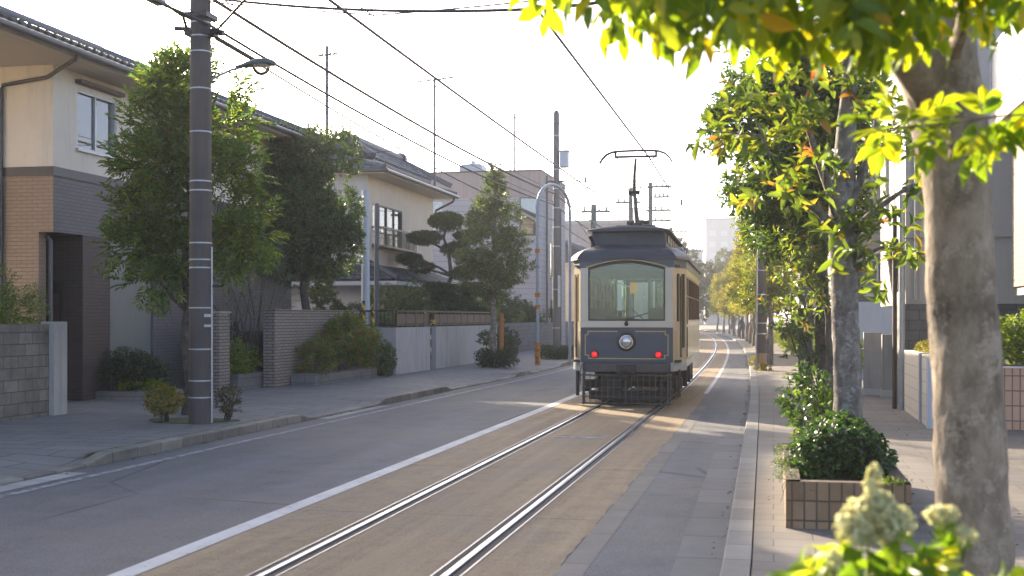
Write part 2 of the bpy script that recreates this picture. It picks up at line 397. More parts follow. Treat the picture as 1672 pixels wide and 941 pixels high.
M['lf_box'] = leafmat('box_hedge_leaf', [(0,(.018,.034,.014)),(.7,(.035,.06,.02)),(1,(.065,.09,.025))], .3, 1.8, .45)
M['lf_nandina'] = leafmat('nandina_leaf', [(0,(.06,.11,.02)),(.55,(.12,.19,.03)),(.8,(.22,.22,.045)),(.93,(.25,.1,.05)),(1,(.3,.08,.05))], .35, 1.7, .5)
M['lf_lime'] = leafmat('lime_shrub_leaf', [(0,(.07,.12,.014)),(.7,(.15,.22,.025)),(1,(.26,.29,.04))], .4, 1.9, .5)
M['lf_gold'] = leafmat('golden_shrub_leaf', [(0,(.12,.12,.02)),(.6,(.24,.21,.03)),(1,(.33,.27,.05))], .35, 1.5, .5)
M['lf_dull'] = leafmat('dull_shrub_leaf', [(0,(.06,.06,.03)),(.7,(.12,.1,.05)),(1,(.18,.13,.07))], .25, 1.3, .6)
M['lf_aut'] = leafmat('autumn_street_tree_leaf', [(0,(.08,.11,.02)),(.45,(.15,.18,.025)),(.82,(.26,.24,.035)),(1,(.38,.25,.04))], .45, 1.9, .5, (1.1,1,.4))
M['lf_grn'] = leafmat('green_street_tree_leaf', [(0,(.06,.09,.018)),(.6,(.12,.16,.025)),(1,(.24,.23,.035))], .45, 1.9, .5, (1.05,1,.4))
M['lf_far'] = leafmat('far_wood_leaf', [(0,(.035,.055,.03)),(1,(.08,.11,.045))], .3, 1.4, .6)
M['lf_bush'] = leafmat('planter_bush_leaf', [(0,(.018,.045,.014)),(.7,(.038,.085,.022)),(1,(.08,.14,.03))], .35, 1.9, .4)
M['lf_hyd'] = leafmat('hydrangea_leaf', [(0,(.07,.14,.015)),(.6,(.16,.24,.03)),(1,(.34,.33,.04))], .5, 2.2, .45, (1.05,1,.3))
M['petal'] = leafmat('cream_petal', [(0,(.48,.48,.24)),(1,(.74,.7,.46))], .4, 1.2, .6, (1,1,.75))

# ------------------------------------------------------------------ street geometry
def shift(Y):
    if Y < 20: return 0.0
    if Y < 160: return -.00037*(Y-20)**2
    return -.00037*140**2 - 2*.00037*140*(Y-160)
def lerp(tab, Y):
    for (a, p), (b, q) in zip(tab, tab[1:]):
        if Y <= b: return p + (q-p)*max(0, (Y-a))/(b-a)
    return tab[-1][1]
def XKR(Y): return lerp([(9,-.36),(50,-.66),(60,-.7)], Y) + shift(Y)
def XKL(Y): return lerp([(12,-8.3),(20,-8.2),(30,-7.95),(40,-7.6),(60,-7.45)], Y) + shift(Y)
YS = [-12+.5*i for i in range(64)] + [20+1*i for i in range(40)] + [60+2.5*i for i in range(77)]
def strip(xa, xb, z, ys=YS, y0=-99, y1=999):
    m = MB(); ys = [y for y in ys if y0 <= y <= y1]
    for y in ys:
        za = z(y) if callable(z) else z
        m.v += [(xa(y), y, za), (xb(y), y, za)]
    for i in range(len(ys)-1): m.f.append((2*i, 2*i+1, 2*i+3, 2*i+2))
    return m
def struct(o, kind='structure'): o['kind'] = kind; return o
c = lambda x: (lambda y: x + shift(y))

g = MB(); g.add([(-900,-300,-.03),(900,-300,-.03),(900,1500,-.03),(-900,1500,-.03)], [(0,1,2,3)])
struct(g.build('ground', M['earth']))
struct(strip(lambda y: XKL(y)-.05, lambda y: XKR(y)+.05, 0).build('road', M['asphalt']))
# crumbled edge of the track bed
rj = random.Random(3); jit = {y: rj.uniform(-.02,.02) for y in YS}
ysd = [-2+.12*i for i in range(400)] + [46+1.5*i for i in range(130)]
jr = lambda y: math.sin(y*7.3)*.008 + math.sin(y*17.1+1)*.008 + math.sin(y*3.1)*.01
struct(strip(c(-4.47), lambda y: -1.55+shift(y)+jr(y), .004, ysd).build('track_bed', M['bed']))
struct(strip(c(-1.545), c(-1.34), .003, ysd).build('concrete_strip', M['strip']))
struct(strip(lambda y: XKR(y)-.37, lambda y: XKR(y), .004).build('gutter', M['gutter']))
struct(strip(c(-4.65), c(-4.46), .009).build('lane_line', M['white']))
struct(strip(lambda y: XKL(y)+.45, lambda y: XKL(y)+.56, .005, ysd, 11, 60).build('edge_line', M['faded']))
struct(strip(c(-1.62), c(-1.52), .009, YS, 30, 150).build('far_lane_line', M['oldwhite']))
struct(MB().box(-3.32,-2.55,18.62,18.75,.003,.0075).build('track_mark', M['faded']))
struct(MB().box(-3.32,-2.55,18.95,19.02,.003,.0075).build('track_mark', M['faded']))
def rail(x0):
    # bright running head in a dark iron groove between two steel edges
    for a, b, z, nm, mt in ((-.105,.105,.0065,'rail_groove','raildark'),):
        struct(strip(c(x0+a), c(x0+b), z).build(nm, M[mt]))
    for a, b, z, nm, mt in ((-.112,-.095,.010,'rail_edge','railedge'), (.095,.112,.010,'rail_edge','railedge')):
        struct(strip(c(x0+a), c(x0+b), z).build(nm, M[mt]))
    m = MB()
    ys = YS
    prof = [(-.028,.004),(-.028,.02),(-.02,.025),(.02,.025),(.028,.02),(.028,.004)]
    m.loft([[(x0+shift(y)+px, y, pz) for px, pz in prof] for y in ys])
    struct(m.build('rail', M['steel'], smooth=True))
rail(-3.57); rail(-2.285)

# right kerb and pavement
def kerb_r():
    m = MB(); prof = [(0,-.02),(0,.085),(.012,.1),(.2,.102),(.2,-.02)]
    m.loft([[(XKR(y)+a, y, z) for a, z in reversed(prof)] for y in YS]); return m
struct(kerb_r().build('kerb_right', M['kerb']))
struct(strip(lambda y: XKR(y)+.212, lambda y: 14+shift(y), .098).build('pavement_right', M['paver']))
struct(strip(lambda y: XKR(y)+.19, lambda y: XKR(y)+.23, .06).build('pavement_joint', M['earth']))
# left pavement: drops to the road at the driveways
def smooth(x): x = max(0, min(1, x)); return x*x*(3-2*x)
def raised(Y):
    r = 0
    for a, b in ((13.6,21.0),(24.4,30.2),(36.9,39.6),(45,200)):
        r = max(r, min(smooth((Y-a)/.7), smooth((b-Y)/.7)))
    return r
ysl = [-8+.2*i for i in range(340)] + [60+2*i for i in range(97)]
def kerb_l():
    m = MB(); rings = []
    for y in ysl:
        h = .04+.1*raised(y)
        rings.append([(XKL(y)+a, y, z) for a, z in ((-.17,-.03),(-.17,h),(-.015,h),(0,h-.015),(.0,-.03))])
    m.loft(rings); return m
struct(kerb_l().build('kerb_left', M['kerbl']))
def walk_l():
    m = MB(); ds = [.17,.35,.6,.9,1.3,1.8,3,5,9,18]
    for y in ysl:
        r = raised(y)
        for d in ds:
            z = .036 + .094*(r + (1-r)*smooth((d-.17)/1.5))
            m.v.append((XKL(y)-d, y, z))
    n = len(ds)
    for i in range(len(ysl)-1):
        for k in range(n-1): m.f.append((i*n+k+1, i*n+k, (i+1)*n+k, (i+1)*n+k+1))
    return m
struct(walk_l().build('pavement_left', M['paverl'], smooth=True))
WL = .13   # height of the left pavement
WR = .098
struct(strip(lambda y: XKL(y)+.005, lambda y: XKL(y)+.3, .004, ysl, -8, 13.4).build('drain_channel', jointed('drain_cover', (.34,.34,.34), .5, joint=.02, var=.2)))
struct(strip(lambda y: XKL(y)+.005, lambda y: XKL(y)+.22, .004, ysl, 21.2, 24.6).build('drain_channel', jointed('drain_slab', (.3,.3,.3), .6, joint=.015)))
struct(strip(lambda y: XKL(y)+.005, lambda y: XKL(y)+.22, .004, ysl, 30.2, 37.2).build('drain_channel', M['gutter']))

# ------------------------------------------------------------------ vegetation
def unit(a): return a/np.maximum(np.linalg.norm(a, axis=-1, keepdims=True), 1e-9)
def leaves(name, P, D, N, L, W, mat, parent, shape='rhomb', droop=.15, fold=.14):
    D = unit(D); S = unit(np.cross(D, N)); N = np.cross(S, D); n = len(P)
    L = np.asarray(L).reshape(-1,1)*np.ones((n,1)); W = np.asarray(W).reshape(-1,1)*np.ones((n,1))
    if shape == 'rhomb':
        loc = [(0,0,0),(.45,.5,fold),(1,0,-droop),(.45,-.5,fold)]; fc = [(0,1,2),(0,2,3)]
    else:
        loc = [(0,0,0),(.35,0,.02),(.7,0,-droop*.35),(1,0,-droop),(.28,.42,fold),(.62,.46,fold-droop*.3),(.28,-.42,fold),(.62,-.46,fold-droop*.3),(.88,.17,-droop*.55),(.88,-.17,-droop*.55)]
        fc = [(0,1,4),(1,5,4),(1,2,5),(2,8,5),(2,3,8),(0,6,1),(1,6,7),(1,7,2),(2,7,9),(2,9,3)]
    V = np.stack([P + D*L*a + S*W*b + N*L*u for a, b, u in loc], axis=1).reshape(-1,3)
    F = (np.arange(n)[:,None,None]*len(loc) + np.array(fc)[None]).reshape(-1,3)
    if parent is not None: V = V - np.array(root_loc(parent))
    return np_mesh(name, V, F, mat, parent)

def noise3(p, f, ph):
    return (np.sin(p[:,0]*f+ph)+np.sin(p[:,1]*f*1.1+ph*2.1)+np.sin(p[:,2]*f*.93+ph*.7)
            + .7*np.sin(p[:,0]*f*2.3+p[:,1]*f*1.7+ph)+.7*np.sin(p[:,2]*f*2.1-p[:,0]*f*1.4+ph*3))/3.4
def blob_points(rng, blobs, n, inner=.45, up=.5, jit=.5, gap=None, gf=3.0):
    B = np.array(blobs, dtype=float); c0 = B[:,:3]; r = B[:,3:6]
    w = (r[:,0]*r[:,1]*r[:,2])**(2/3); w /= w.sum()
    i = rng.choice(len(B), n, p=w)
    d = unit(rng.normal(size=(n,3))); rr = 1-inner*rng.random((n,1))**1.7
    P = c0[i]+d*r[i]*rr
    A = unit(d/r[i]*r[i].mean() + np.array([0,0,up]) + rng.normal(size=(n,3))*jit)
    if gap is not None:
        keep = noise3(P, gf, rng.random()*9) > gap
        P, A = P[keep], A[keep]
    return P, A
def shoots(rng, P, A, k, slen, spread, lean=0.0):
    """k leaves spiralling up each shoot"""
    n = len(P); ref = np.where(np.abs(A[:,2:3]) < .9, np.array([[0,0,1.]]), np.array([[1.,0,0]]))
    U = unit(np.cross(A, ref)); Vv = np.cross(A, U)
    az0 = rng.random((n,1))*6.28
    j = np.arange(k)[None,:]
    az = az0 + j*2.4 + rng.normal(size=(n,k))*.25
    rad = U[:,None]*np.cos(az)[...,None] + Vv[:,None]*np.sin(az)[...,None]
    sp = spread*(1-.35*j/k)[...,None] + rng.normal(size=(n,k,1))*.15
    D = A[:,None]*np.cos(sp) + rad*np.sin(sp); D[...,2] -= lean
    base = P[:,None] + A[:,None]*(slen*(j/k)[...,None])
    N = A[:,None] - D*(A[:,None]*D).sum(-1, keepdims=True) + rng.normal(size=(n,k,3))*.25 + np.array([0,0,.2])
    return base.reshape(-1,3), unit(D).reshape(-1,3), N.reshape(-1,3)
def fronds(rng, P, A, pairs, slen, lean=.25):
    """pinnate twig: leaflets in two rows along a drooping stalk"""
    n = len(P); S = unit(np.cross(A, np.array([0,0,1.])+rng.normal(size=(n,3))*.3)); Nn = np.cross(S, A)
    out = []
    for j in range(pairs):
        t = (j+.6)/pairs
        b = P + A*slen*t - np.array([0,0,1.])*slen*lean*t*t
        for sg in (-1,1):
            D = unit(A*.62 + S*sg*.8 - np.array([0,0,lean*.6*t]) + rng.normal(size=(n,3))*.12)
            out.append((b, D, Nn + rng.normal(size=(n,3))*.2))
    b = P + A*slen - np.array([0,0,1.])*slen*lean
    out.append((b, unit(A-np.array([0,0,lean])), Nn))
    return tuple(np.concatenate([o[i] for o in out]) for i in range(3))
def subblobs(rng, cx, cy, cz, rx, ry, rz, m, sr, core=.55):
    """break one crown into m overlapping clumps"""
    out = [(cx,cy,cz,rx*core,ry*core,rz*core)]
    for q in range(m):
        d = unit(rng.normal(size=3)); f = .45+.42*rng.random()
        s = sr*(.7+.6*rng.random())
        out.append((cx+d[0]*rx*f, cy+d[1]*ry*f, cz+d[2]*rz*f, s*rx, s*ry, s*rz*.85))
    return out
def bend(p, q, n=6, amp=.1, rng=None):
    p = Vector(p); q = Vector(q); L = (q-p).length; rng = rng or random
    off = Vector((rng.uniform(-1,1), rng.uniform(-1,1), rng.uniform(-.2,.6)))*amp*L
    return [p.lerp(q, i/n) + off*math.sin(PI*i/n) + Vector((rng.uniform(-1,1),rng.uniform(-1,1),0))*L*.012*(0<i<n) for i in range(n+1)]
def trunk_mesh(base, top, r0, r1, limbs, seed, n=14, flare=1.35, amp=.03):
    rg = random.Random(seed); m = MB(); pts = bend(base, top, 12, amp, rg)
    rad = [(r0+(r1-r0)*i/12)*(1+(flare-1)*math.exp(-i*1.1)) for i in range(13)]
    m.tube(pts, rad, n)
    for (t, q, lr) in limbs:
        i = min(12, int(t*12)); p = pts[i]
        path = bend(p, q, 7, .12, rg)
        m.tube(path, [lr*(1-.75*j/7) for j in range(8)], 8)
        for s in range(3):   # twigs
            j = rg.randint(3,6); e = Vector(path[j]); dv = (Vector(q)-p)*rg.uniform(.2,.4)
            m.tube(bend(e, e+dv+Vector((rg.uniform(-.3,.3),rg.uniform(-.3,.3),rg.uniform(0,.35)))*dv.length*1.6, 4, .1, rg), [lr*.3*(1-.7*a/4) for a in range(5)], 6)
    return m
def rough_tube(m, pts, rad, n=36, rings=80, amp=.05, seed=0):
    """trunk with knots, swellings and furrows as real relief"""
    from mathutils import noise as mn
    pts = [Vector(p) for p in pts]; L = [0]
    for a, b in zip(pts, pts[1:]): L.append(L[-1]+(b-a).length)
    def at(s):
        for i in range(len(pts)-1):
            if s <= L[i+1] or i == len(pts)-2:
                q = (s-L[i])/(L[i+1]-L[i]); q2 = q*q*(3-2*q)*.5+q*.5
                return pts[i].lerp(pts[i+1], q), rad[i]+(rad[i+1]-rad[i])*q2
    b0 = len(m.v)
    for j in range(rings+1):
        c0, r = at(L[-1]*j/rings)
        for k_ in range(n):
            a = 2*PI*k_/n; d = Vector((math.cos(a), math.sin(a), 0))
            q = c0+d*r; s3 = Vector((q.x+seed, q.y, q.z*.55))
            f = 1+amp*(mn.noise(s3*4.5)+.7*mn.noise(s3*11)+.55*mn.noise(s3*27)+.3*mn.noise(s3*60))
            m.v.append(tuple(c0+d*r*f))
    for j in range(rings):
        for k_ in range(n): m.f.append((b0+j*n+k_, b0+j*n+(k_+1)%n, b0+(j+1)*n+(k_+1)%n, b0+(j+1)*n+k_))
    return m
def limb_list(rng, blobs, k, z_lo, base, top, r):
    out = []
    for q in range(k):
        b = blobs[1+int(rng.integers(0, len(blobs)-1))]
        H = top[2]-base[2]; t = min(.97, max(.3, (b[2]-.35*abs(b[0]-top[0])-.3-base[2])/H))
        t = max(t, (z_lo-base[2])/H)
        out.append((t, (b[0],b[1],b[2]), r*(.75+.4*rng.random())))
    return out

def tree(name, base, height_top, crown, label, cat, leafm, barkm, seed, nshoot, k, L, W, r0, r1, group=None, spread=1.0, slen=.15,
         m=14, sr=.38, gap=-.25, up=.5, style='shoot', shape='rhomb', limbs=8, gf=3.0, inner=.5, trunk_top=None, lean=.1, lr=.04, core=.5, amp=.03):
    rng = np.random.default_rng(seed)
    t = thing(name, base, label, cat, group)
    blobs = subblobs(rng, *crown, m, sr, core) if not isinstance(crown, list) else crown
    top = trunk_top or (crown[0]*.7+base[0]*.3, crown[1], height_top)
    trunk_mesh(base, top, r0, r1, limb_list(rng, blobs, limbs, base[2]+.9, base, top, lr), seed, amp=amp).build('trunk', barkm, t, smooth=True)
    P, A = blob_points(rng, blobs, nshoot, inner, up, .45, gap, gf)
    if style == 'shoot': b, D, N = shoots(rng, P, A, k, slen, spread, lean)
    else: b, D, N = fronds(rng, P, A, k, slen, lean)
    n = len(b); s = .7+.5*rng.random(n)
    leaves('crown', b, D, N, L*s, W*s, leafm, t, shape)
    return t
def shrub(name, base, blobs, label, cat, leafm, seed, n, k, L, W, group=None, slen=.08, gap=-.5, up=.6, stems=7, inner=.6, spread=1.0, shape='rhomb', style='shoot', lean=.1, gf=5, stemr=.012, stemm='bark3'):
    rng = np.random.default_rng(seed); rg = random.Random(seed)
    t = thing(name, base, label, cat, group)
    P, A = blob_points(rng, blobs, n, inner, up, .45, gap, gf)
    keep = P[:,2] > base[2]+.01; P, A = P[keep], A[keep]
    b, D, N = shoots(rng, P, A, k, slen, spread, lean) if style == 'shoot' else fronds(rng, P, A, k, slen, lean)
    s = .7+.5*rng.random(len(b))
    leaves('foliage', b, D, N, L*s, W*s, leafm, t, shape)
    m = MB()
    for q in range(stems):
        bl = blobs[q % len(blobs)]
        e = (bl[0]+rg.uniform(-.6,.6)*bl[3], bl[1]+rg.uniform(-.6,.6)*bl[4], bl[2]+rg.uniform(0,.6)*bl[5])
        f = (base[0]*.75+bl[0]*.25+rg.uniform(-.05,.05), base[1]*.75+bl[1]*.25+rg.uniform(-.05,.05), base[2])
        m.tube(bend(f, e, 5, .12, rg), [stemr*(1-.6*i/5) for i in range(6)], 6)
    m.build('stem', M[stemm], t, smooth=True)
    return t
exec_parts = []
# ------------------------------------------------------------------ building pieces
def window(parent, p0, p1, s0, s1, z0, z1, mat='alum', panes=2, curtain='curtain', sill=True, w=.045, inset=.06, name='window', glass='glass', cut=None):
    m = MB()
    a, b = inset, inset+.05
    m.seg(p0,p1,s0,s1,z1-w,z1,-b,-a+.045); m.seg(p0,p1,s0,s1,z0,z0+w,-b,-a+.045)
    m.seg(p0,p1,s0,s0+w,z0+w,z1-w,-b,-a+.045); m.seg(p0,p1,s1-w,s1,z0+w,z1-w,-b,-a+.045)
    for i in range(1, panes):
        x = s0+(s1-s0)*i/panes; m.seg(p0,p1,x-w*.55,x+w*.55,z0+w,z1-w,-b,-a+.02)
    f = m.build(name, M[mat], parent)
    gl = MB()
    for i in range(panes):
        x0 = s0+w+(s1-s0-2*w)*i/panes; x1 = s0+w+(s1-s0-2*w)*(i+1)/panes
        gl.seg(p0,p1,x0+.003,x1-.003,z0+w,z1-w,-a-.03-.012*(i%2),-a-.024-.012*(i%2))
    gl.build('pane', M[glass], f)
    if sill: MB().seg(p0,p1,s0-.06,s1+.06,z0-.05,z0-.003,-.02,.07).build('sill', M[mat], f)
    if curtain:
        x0, x1 = s0, s1
        if cut: x0, x1 = s0+(s1-s0)*cut[0], s0+(s1-s0)*cut[1]
        cu = MB(); N = max(4, int((x1-x0)/.05))
        d = (Vector(p1)-Vector(p0)).normalized(); nn = Vector((d.y,-d.x))
        for i in range(N+1):
            x = x0+(x1-x0)*i/N; q = Vector(p0)+d*x-nn*(.19+.018*math.sin(i*1.9))
            cu.v += [(q.x,q.y,z0+.02),(q.x,q.y,z1-.02)]
        for i in range(N): cu.f.append((2*i,2*i+2,2*i+3,2*i+1))
        cu.build('curtain', M[curtain], f)
    return f
def tile_slope(e0, e1, t0, t1, per=.27, step=.28, amp=.035, th=.06):
    """corrugated tiled slope: eave e0->e1, top t0->t1"""
    e0,e1,t0,t1 = map(Vector,(e0,e1,t0,t1)); m = MB()
    nu = max(2, int((e1-e0).length/per*6)); nv = max(2, int((t0-e0).length/step))
    nrm = (e1-e0).cross(t0-e0).normalized()
    if nrm.z < 0: nrm = -nrm
    Lu = (e1-e0).length; d = (e1-e0).normalized()
    def P(i, j, lift):
        a = e0.lerp(e1, i/nu); b = t0.lerp(t1, i/nu); p = a.lerp(b, j/nv)
        u = (p-e0).dot(d); h = amp*max(-.35, math.cos(2*PI*u/per))
        return p + nrm*(h+lift)
    cols = nu+1; base = len(m.v)
    for j in range(nv):       # each course its own lip
        r0 = len(m.v)
        for i in range(cols): m.v.append(tuple(P(i,j,.045)))
        for i in range(cols): m.v.append(tuple(P(i,j+1,.01)))
        for i in range(cols): m.v.append(tuple(P(i,j,.0)))
        for i in range(nu):
            m.f.append((r0+i, r0+i+1, r0+cols+i+1, r0+cols+i)); m.f.append((r0+2*cols+i, r0+2*cols+i+1, r0+i+1, r0+i))
    return m
def ridge(p, q, r=.13):
    return MB().tube([p, q], r, 10)
def hip_roof(parent, x0, x1, y0, y1, ze, rise, inset_x, inset_y, eave_x=None, tile=('px','my'), mat='roof', fascia=.16, soffit='soffit'):
    """hipped tile roof, eaves rectangle x0..x1,y0..y1 at ze"""
    xm0, xm1 = x0+inset_x, x1-inset_x
    if xm1 < xm0: xm0 = xm1 = (x0+x1)/2
    ym0, ym1 = y0+inset_y, y1-inset_y
    zt = ze+rise
    m = tile_slope((x1,y0,ze),(x1,y1,ze),(xm1,ym0,zt),(xm1,ym1,zt))
    for args in (((x0,y0,ze),(x1,y0,ze),(xm0,ym0,zt),(xm1,ym0,zt)),((x0,y1,ze),(x1,y1,ze),(xm0,ym1,zt),(xm1,ym1,zt)),((x0,y0,ze),(x0,y1,ze),(xm0,ym0,zt),(xm0,ym1,zt))):
        k = tile_slope(*args, per=.54 if args[0][0]==x0 else .27); m.add(k.v, k.f)
    for a, b in (((x1,y0,ze+.06),(xm1,ym0,zt+.08)),((x1,y1,ze+.06),(xm1,ym1,zt+.08)),((x0,y0,ze+.06),(xm0,ym0,zt+.08)),((x0,y1,ze+.06),(xm0,ym1,zt+.08)),((xm1,ym0,zt+.1),(xm1,ym1,zt+.1))):
        k = ridge(a,b); m.add(k.v,k.f)
    rf = m.build('roof', M[mat], parent, smooth=True)
    MB().box(x0+.05,x1-.05,y0+.05,y1-.05,ze-fascia,ze-.02).build('soffit', M[soffit], rf)
    MB().box(x1-.16,x1-.03,y0+.1,y1-.1,ze-.019,ze+.075).box(x0+.1,x1-.17,y0+.03,y0+.16,ze-.019,ze+.075).build('eave_board', M['gutterm'], rf)
    return rf
def gutter(parent, pts, r=.07, mat='gutterm', name='rain_gutter'):
    m = MB()
    for a, b in zip(pts, pts[1:]): m.tube([a,b], r, 10)
    return m.build(name, M[mat], parent, smooth=True)
def pipe(parent, pts, r=.035, mat='gutterm', name='downpipe'):
    return MB().tube(pts, r, 8).build(name, M[mat], parent, smooth=True)

# ------------------------------------------------------------------ LEFT SIDE
# nearest house: cream upper storey over tiled ground floor
h = thing('house', (-18,28,WL), 'two storey house with cream upper wall over brown tiled ground floor, nearest on the left', 'house')
X, Y0, Y1 = -14.0, 21.9, 34.2
A0, A1 = (X,Y0), (X,Y1)
wu = MB()
wu.wall(A0, A1, 4.86, 7.0, .2, [(.86,2.4,5.33,6.55),(7.35,9.05,5.5,6.6)])
wu.wall((-22,Y0),(X,Y0), 4.86, 7.0, .2); wu.wall((X,Y1),(-22,Y1), 4.86, 7.0, .2); wu.wall((-22,Y1),(-22,Y0), 0, 7.0, .2)
wu.build('upper_wall', M['cream'], h)
MB().wall((-22,Y0),(-14.32,Y0), 0, 3.56, .25).wall((-22,Y0),(X,Y0), 3.56, 4.68, .25).build('tiled_side_wall', M['tileor'], h)
m = MB(); m.box(-21.9,X-.001,Y0+.252,Y1,3.56,4.68); m.box(X-.1,X-.0005,Y0+.003,Y0+.26,3.561,4.68)
m.build('storey_beam', M['tilegr'], h)
m = MB(); m.wall((X,22.97),(X,24.04),0,3.56,.4); m.build('door_pier', M['tiledk'], h)
MB().wall((X,25.92),(X,Y1),0,3.56,.25,[]).build('tiled_front_wall', M['tilegr'], h)
MB().wall((X-.06,24.045),(X-.06,25.915),0,3.555,.2).build('smooth_panel', M['panel'], h)
m = MB(); m.wall((-16.4,22.975),(X-.41,22.975),0,3.56,.2); m.wall((-16.4,Y0+.25),(-16.4,22.97),0,3.56,.2); m.build('porch_wall', M['tiledk'], h)
d = MB().box(-15.05,-14.45,22.9,22.97,WL,2.6).build('door', M['dkmetal'], h)
m = MB(); m.box(-14.98,-14.93,22.86,22.9,.4,2.4); m.box(-14.9,-14.5,22.885,22.9,1.55,2.35); m.build('door_handle', M['brownmetal'], d)
m = MB(); m.box(-22.01,X+.03,Y0-.03,Y1+.01,4.68,4.86); m.build('storey_band', M['gutterm'], h)
window(h, A0, A1, .86, 2.4, 5.33, 6.55, 'alum', 2, cut=(.5,1))
MB().seg(A0,A1,.78,2.5,6.66,6.74,-.01,.16).build('window_hood', M['brownmetal'], h)
window(h, A0, A1, 7.35, 9.05, 5.5, 6.6, 'alum', 2)
MB().seg(A0,A1,7.27,9.15,6.7,6.78,-.01,.16).build('window_hood', M['brownmetal'], h)
hip_roof(h, -23.2, -13.15, 17.9, 35.2, 7.1, 1.85, 4.6, 5.2, fascia=.22)
gutter(h, [(-23.2,17.83,6.97),(-13.08,17.83,6.97),(-13.08,35.25,6.97)], .075)
pipe(h, [(-13.1,21.3,6.92),(-13.15,21.3,6.82),(-14.1,21.84,6.62),(-15.08,21.84,6.5),(-15.12,21.84,6.4),(-15.12,21.84,.2)], .04)
pipe(h, [(-14.28,22.1,3.5),(-14.2,22.12,3.4),(-14.2,22.12,.2)], .045)
m = MB().box(-15.5,-15.2,21.62,21.895,3.2,4.45); m.build('meter_box', M['gutterm'], h, bevel=.02)
mm = MB(); mm.tube([(-17.5,23.6,7.9),(-17.5,23.6,10.2)],.02,6); mm.tube([(-17.5,23.6,9.0),(-17.0,23.9,9.6)],.012,6)
mm.build('antenna_mast', M['slatepole'], h)
# unseen neighbour added outside the frame on the left to shade the road
shade_house = thing('house', (-18,9,WL), 'unseen house added beyond the left edge of the view to shade the road', 'house')
MB().wall((-14.2,1),(-14.2,14.8),0,6.6,.2).wall((-22,1),(-14.2,1),0,6.6,.2).wall((-14.2,14.8),(-22,14.8),0,6.6,.2).wall((-22,14.8),(-22,1),0,6.6,.2).build('wall', M['cream2'], shade_house)
hip_roof(shade_house, -22.9, -13.4, .2, 15.6, 6.65, 1.7, 4.6, 5)

# block wall in front of the first house
bw = thing('block_wall', (-12.45,16,WL), 'low grey concrete block wall ending in a pale square pillar', 'wall')
MB().wall((-12.45,6),(-12.45,19.35),0,1.74,.14).build('block_course', M['block'], bw)
MB().box(-12.62,-12.36,19.36,19.78,0,1.78).build('pillar', M['conc'], bw, bevel=.008)
# first house planting
shrub('shrub', (-13.3,18.4,WL), [(-13.35,17.6,2.0,.6,1.1,.75),(-13.3,18.7,2.1,.5,.9,.6),(-13.2,19.5,1.95,.4,.45,.55)], 'tall loose green shrub growing over the top of the grey block wall', 'shrub', M['lf_left'], 11, 1500, 8, .075, .024, gap=-.4, slen=.2, spread=.8)
shrub('bush', (-13.65,24.15,WL), [(-13.75,24.1,.62,.8,.62,.55),(-13.4,24.3,.55,.6,.5,.5),(-14.1,24.2,.5,.5,.5,.45)], 'dark rounded bush below the smooth green-grey house panel', 'bush', M['lf_box'], 12, 2300, 6, .06, .03, gap=-.7, slen=.07)
pl = MB(); ring = [(-13.6+1.15*math.cos(a)*1.0, 24.2+.8*math.sin(a)) for a in [i*2*PI/40 for i in range(40)]]
pl.prism(ring, 0, .3); tag(pl.build('planter_kerb', M['blockdk'], origin=(-13.6,24.2,0)), 'low curved stone edging round the dark rounded bush', 'edging')
shrub('ground_plant', (-12.9,23.75,WL+.1), [(-12.8,23.8,.36,.3,.2,.14),(-13.3,23.6,.34,.3,.15,.12)], 'small fresh green plants along the curved stone edging', 'plant', M['lf_lime'], 13, 200, 7, .07, .014, slen=.06, stems=3)

# pole 1
p1 = thing('utility_pole', (-9.1,18.4,WL), 'thick dark concrete utility pole with bright steel bands, nearest on the left pavement', 'utility pole')
MB().tube([(-9.1,18.4,0),(-9.1,18.4,5),(-9.1,18.4,9.8)],[.187,.172,.155],28).build('shaft', M['concpole'], p1, smooth=True)
for z in (.55,.82,1.33,2.0,2.65,2.78,3.05,3.9,4.05,4.85,5.55,6.15,6.4,6.62):
    rr = .187-.032*z/9.8*1.0
    MB().tube([(-9.1,18.4,z),(-9.1,18.4,z+.022)],rr+.006,28).build('band', M['band'], p1)
for z, hh in ((1.86,.05),(1.99-.29,.04)):
    MB().seg((-8.97,18.26),(-8.89,18.34),.0,.11,z,z+hh,-.0,.012).build('tag_plate', M['white'], p1)
MB().tube([(-8.91,18.41,.15),(-8.91,18.41,3.0)],.016,6).build('earth_conduit', M['galv'], p1)
m = MB(); m.tube([(-9.28,18.4,6.55),(-9.55,18.4,6.57)],.035,8); m.tube([(-8.9,18.4,6.5),(-8.7,18.4,6.45)],.05,8); m.box(-9.3,-8.9,18.2,18.62,6.7,6.78); m.box(-9.32,-8.86,18.25,18.55,6.42,6.5)
m.build('cable_bracket', M['dkmetal'], p1)
m = MB().tube([(-8.92,18.42,2.36),(-8.72,18.42,2.36),(-8.7,18.42,2.4)],.02,6); m.build('step_bolt', M['dkmetal'], p1)
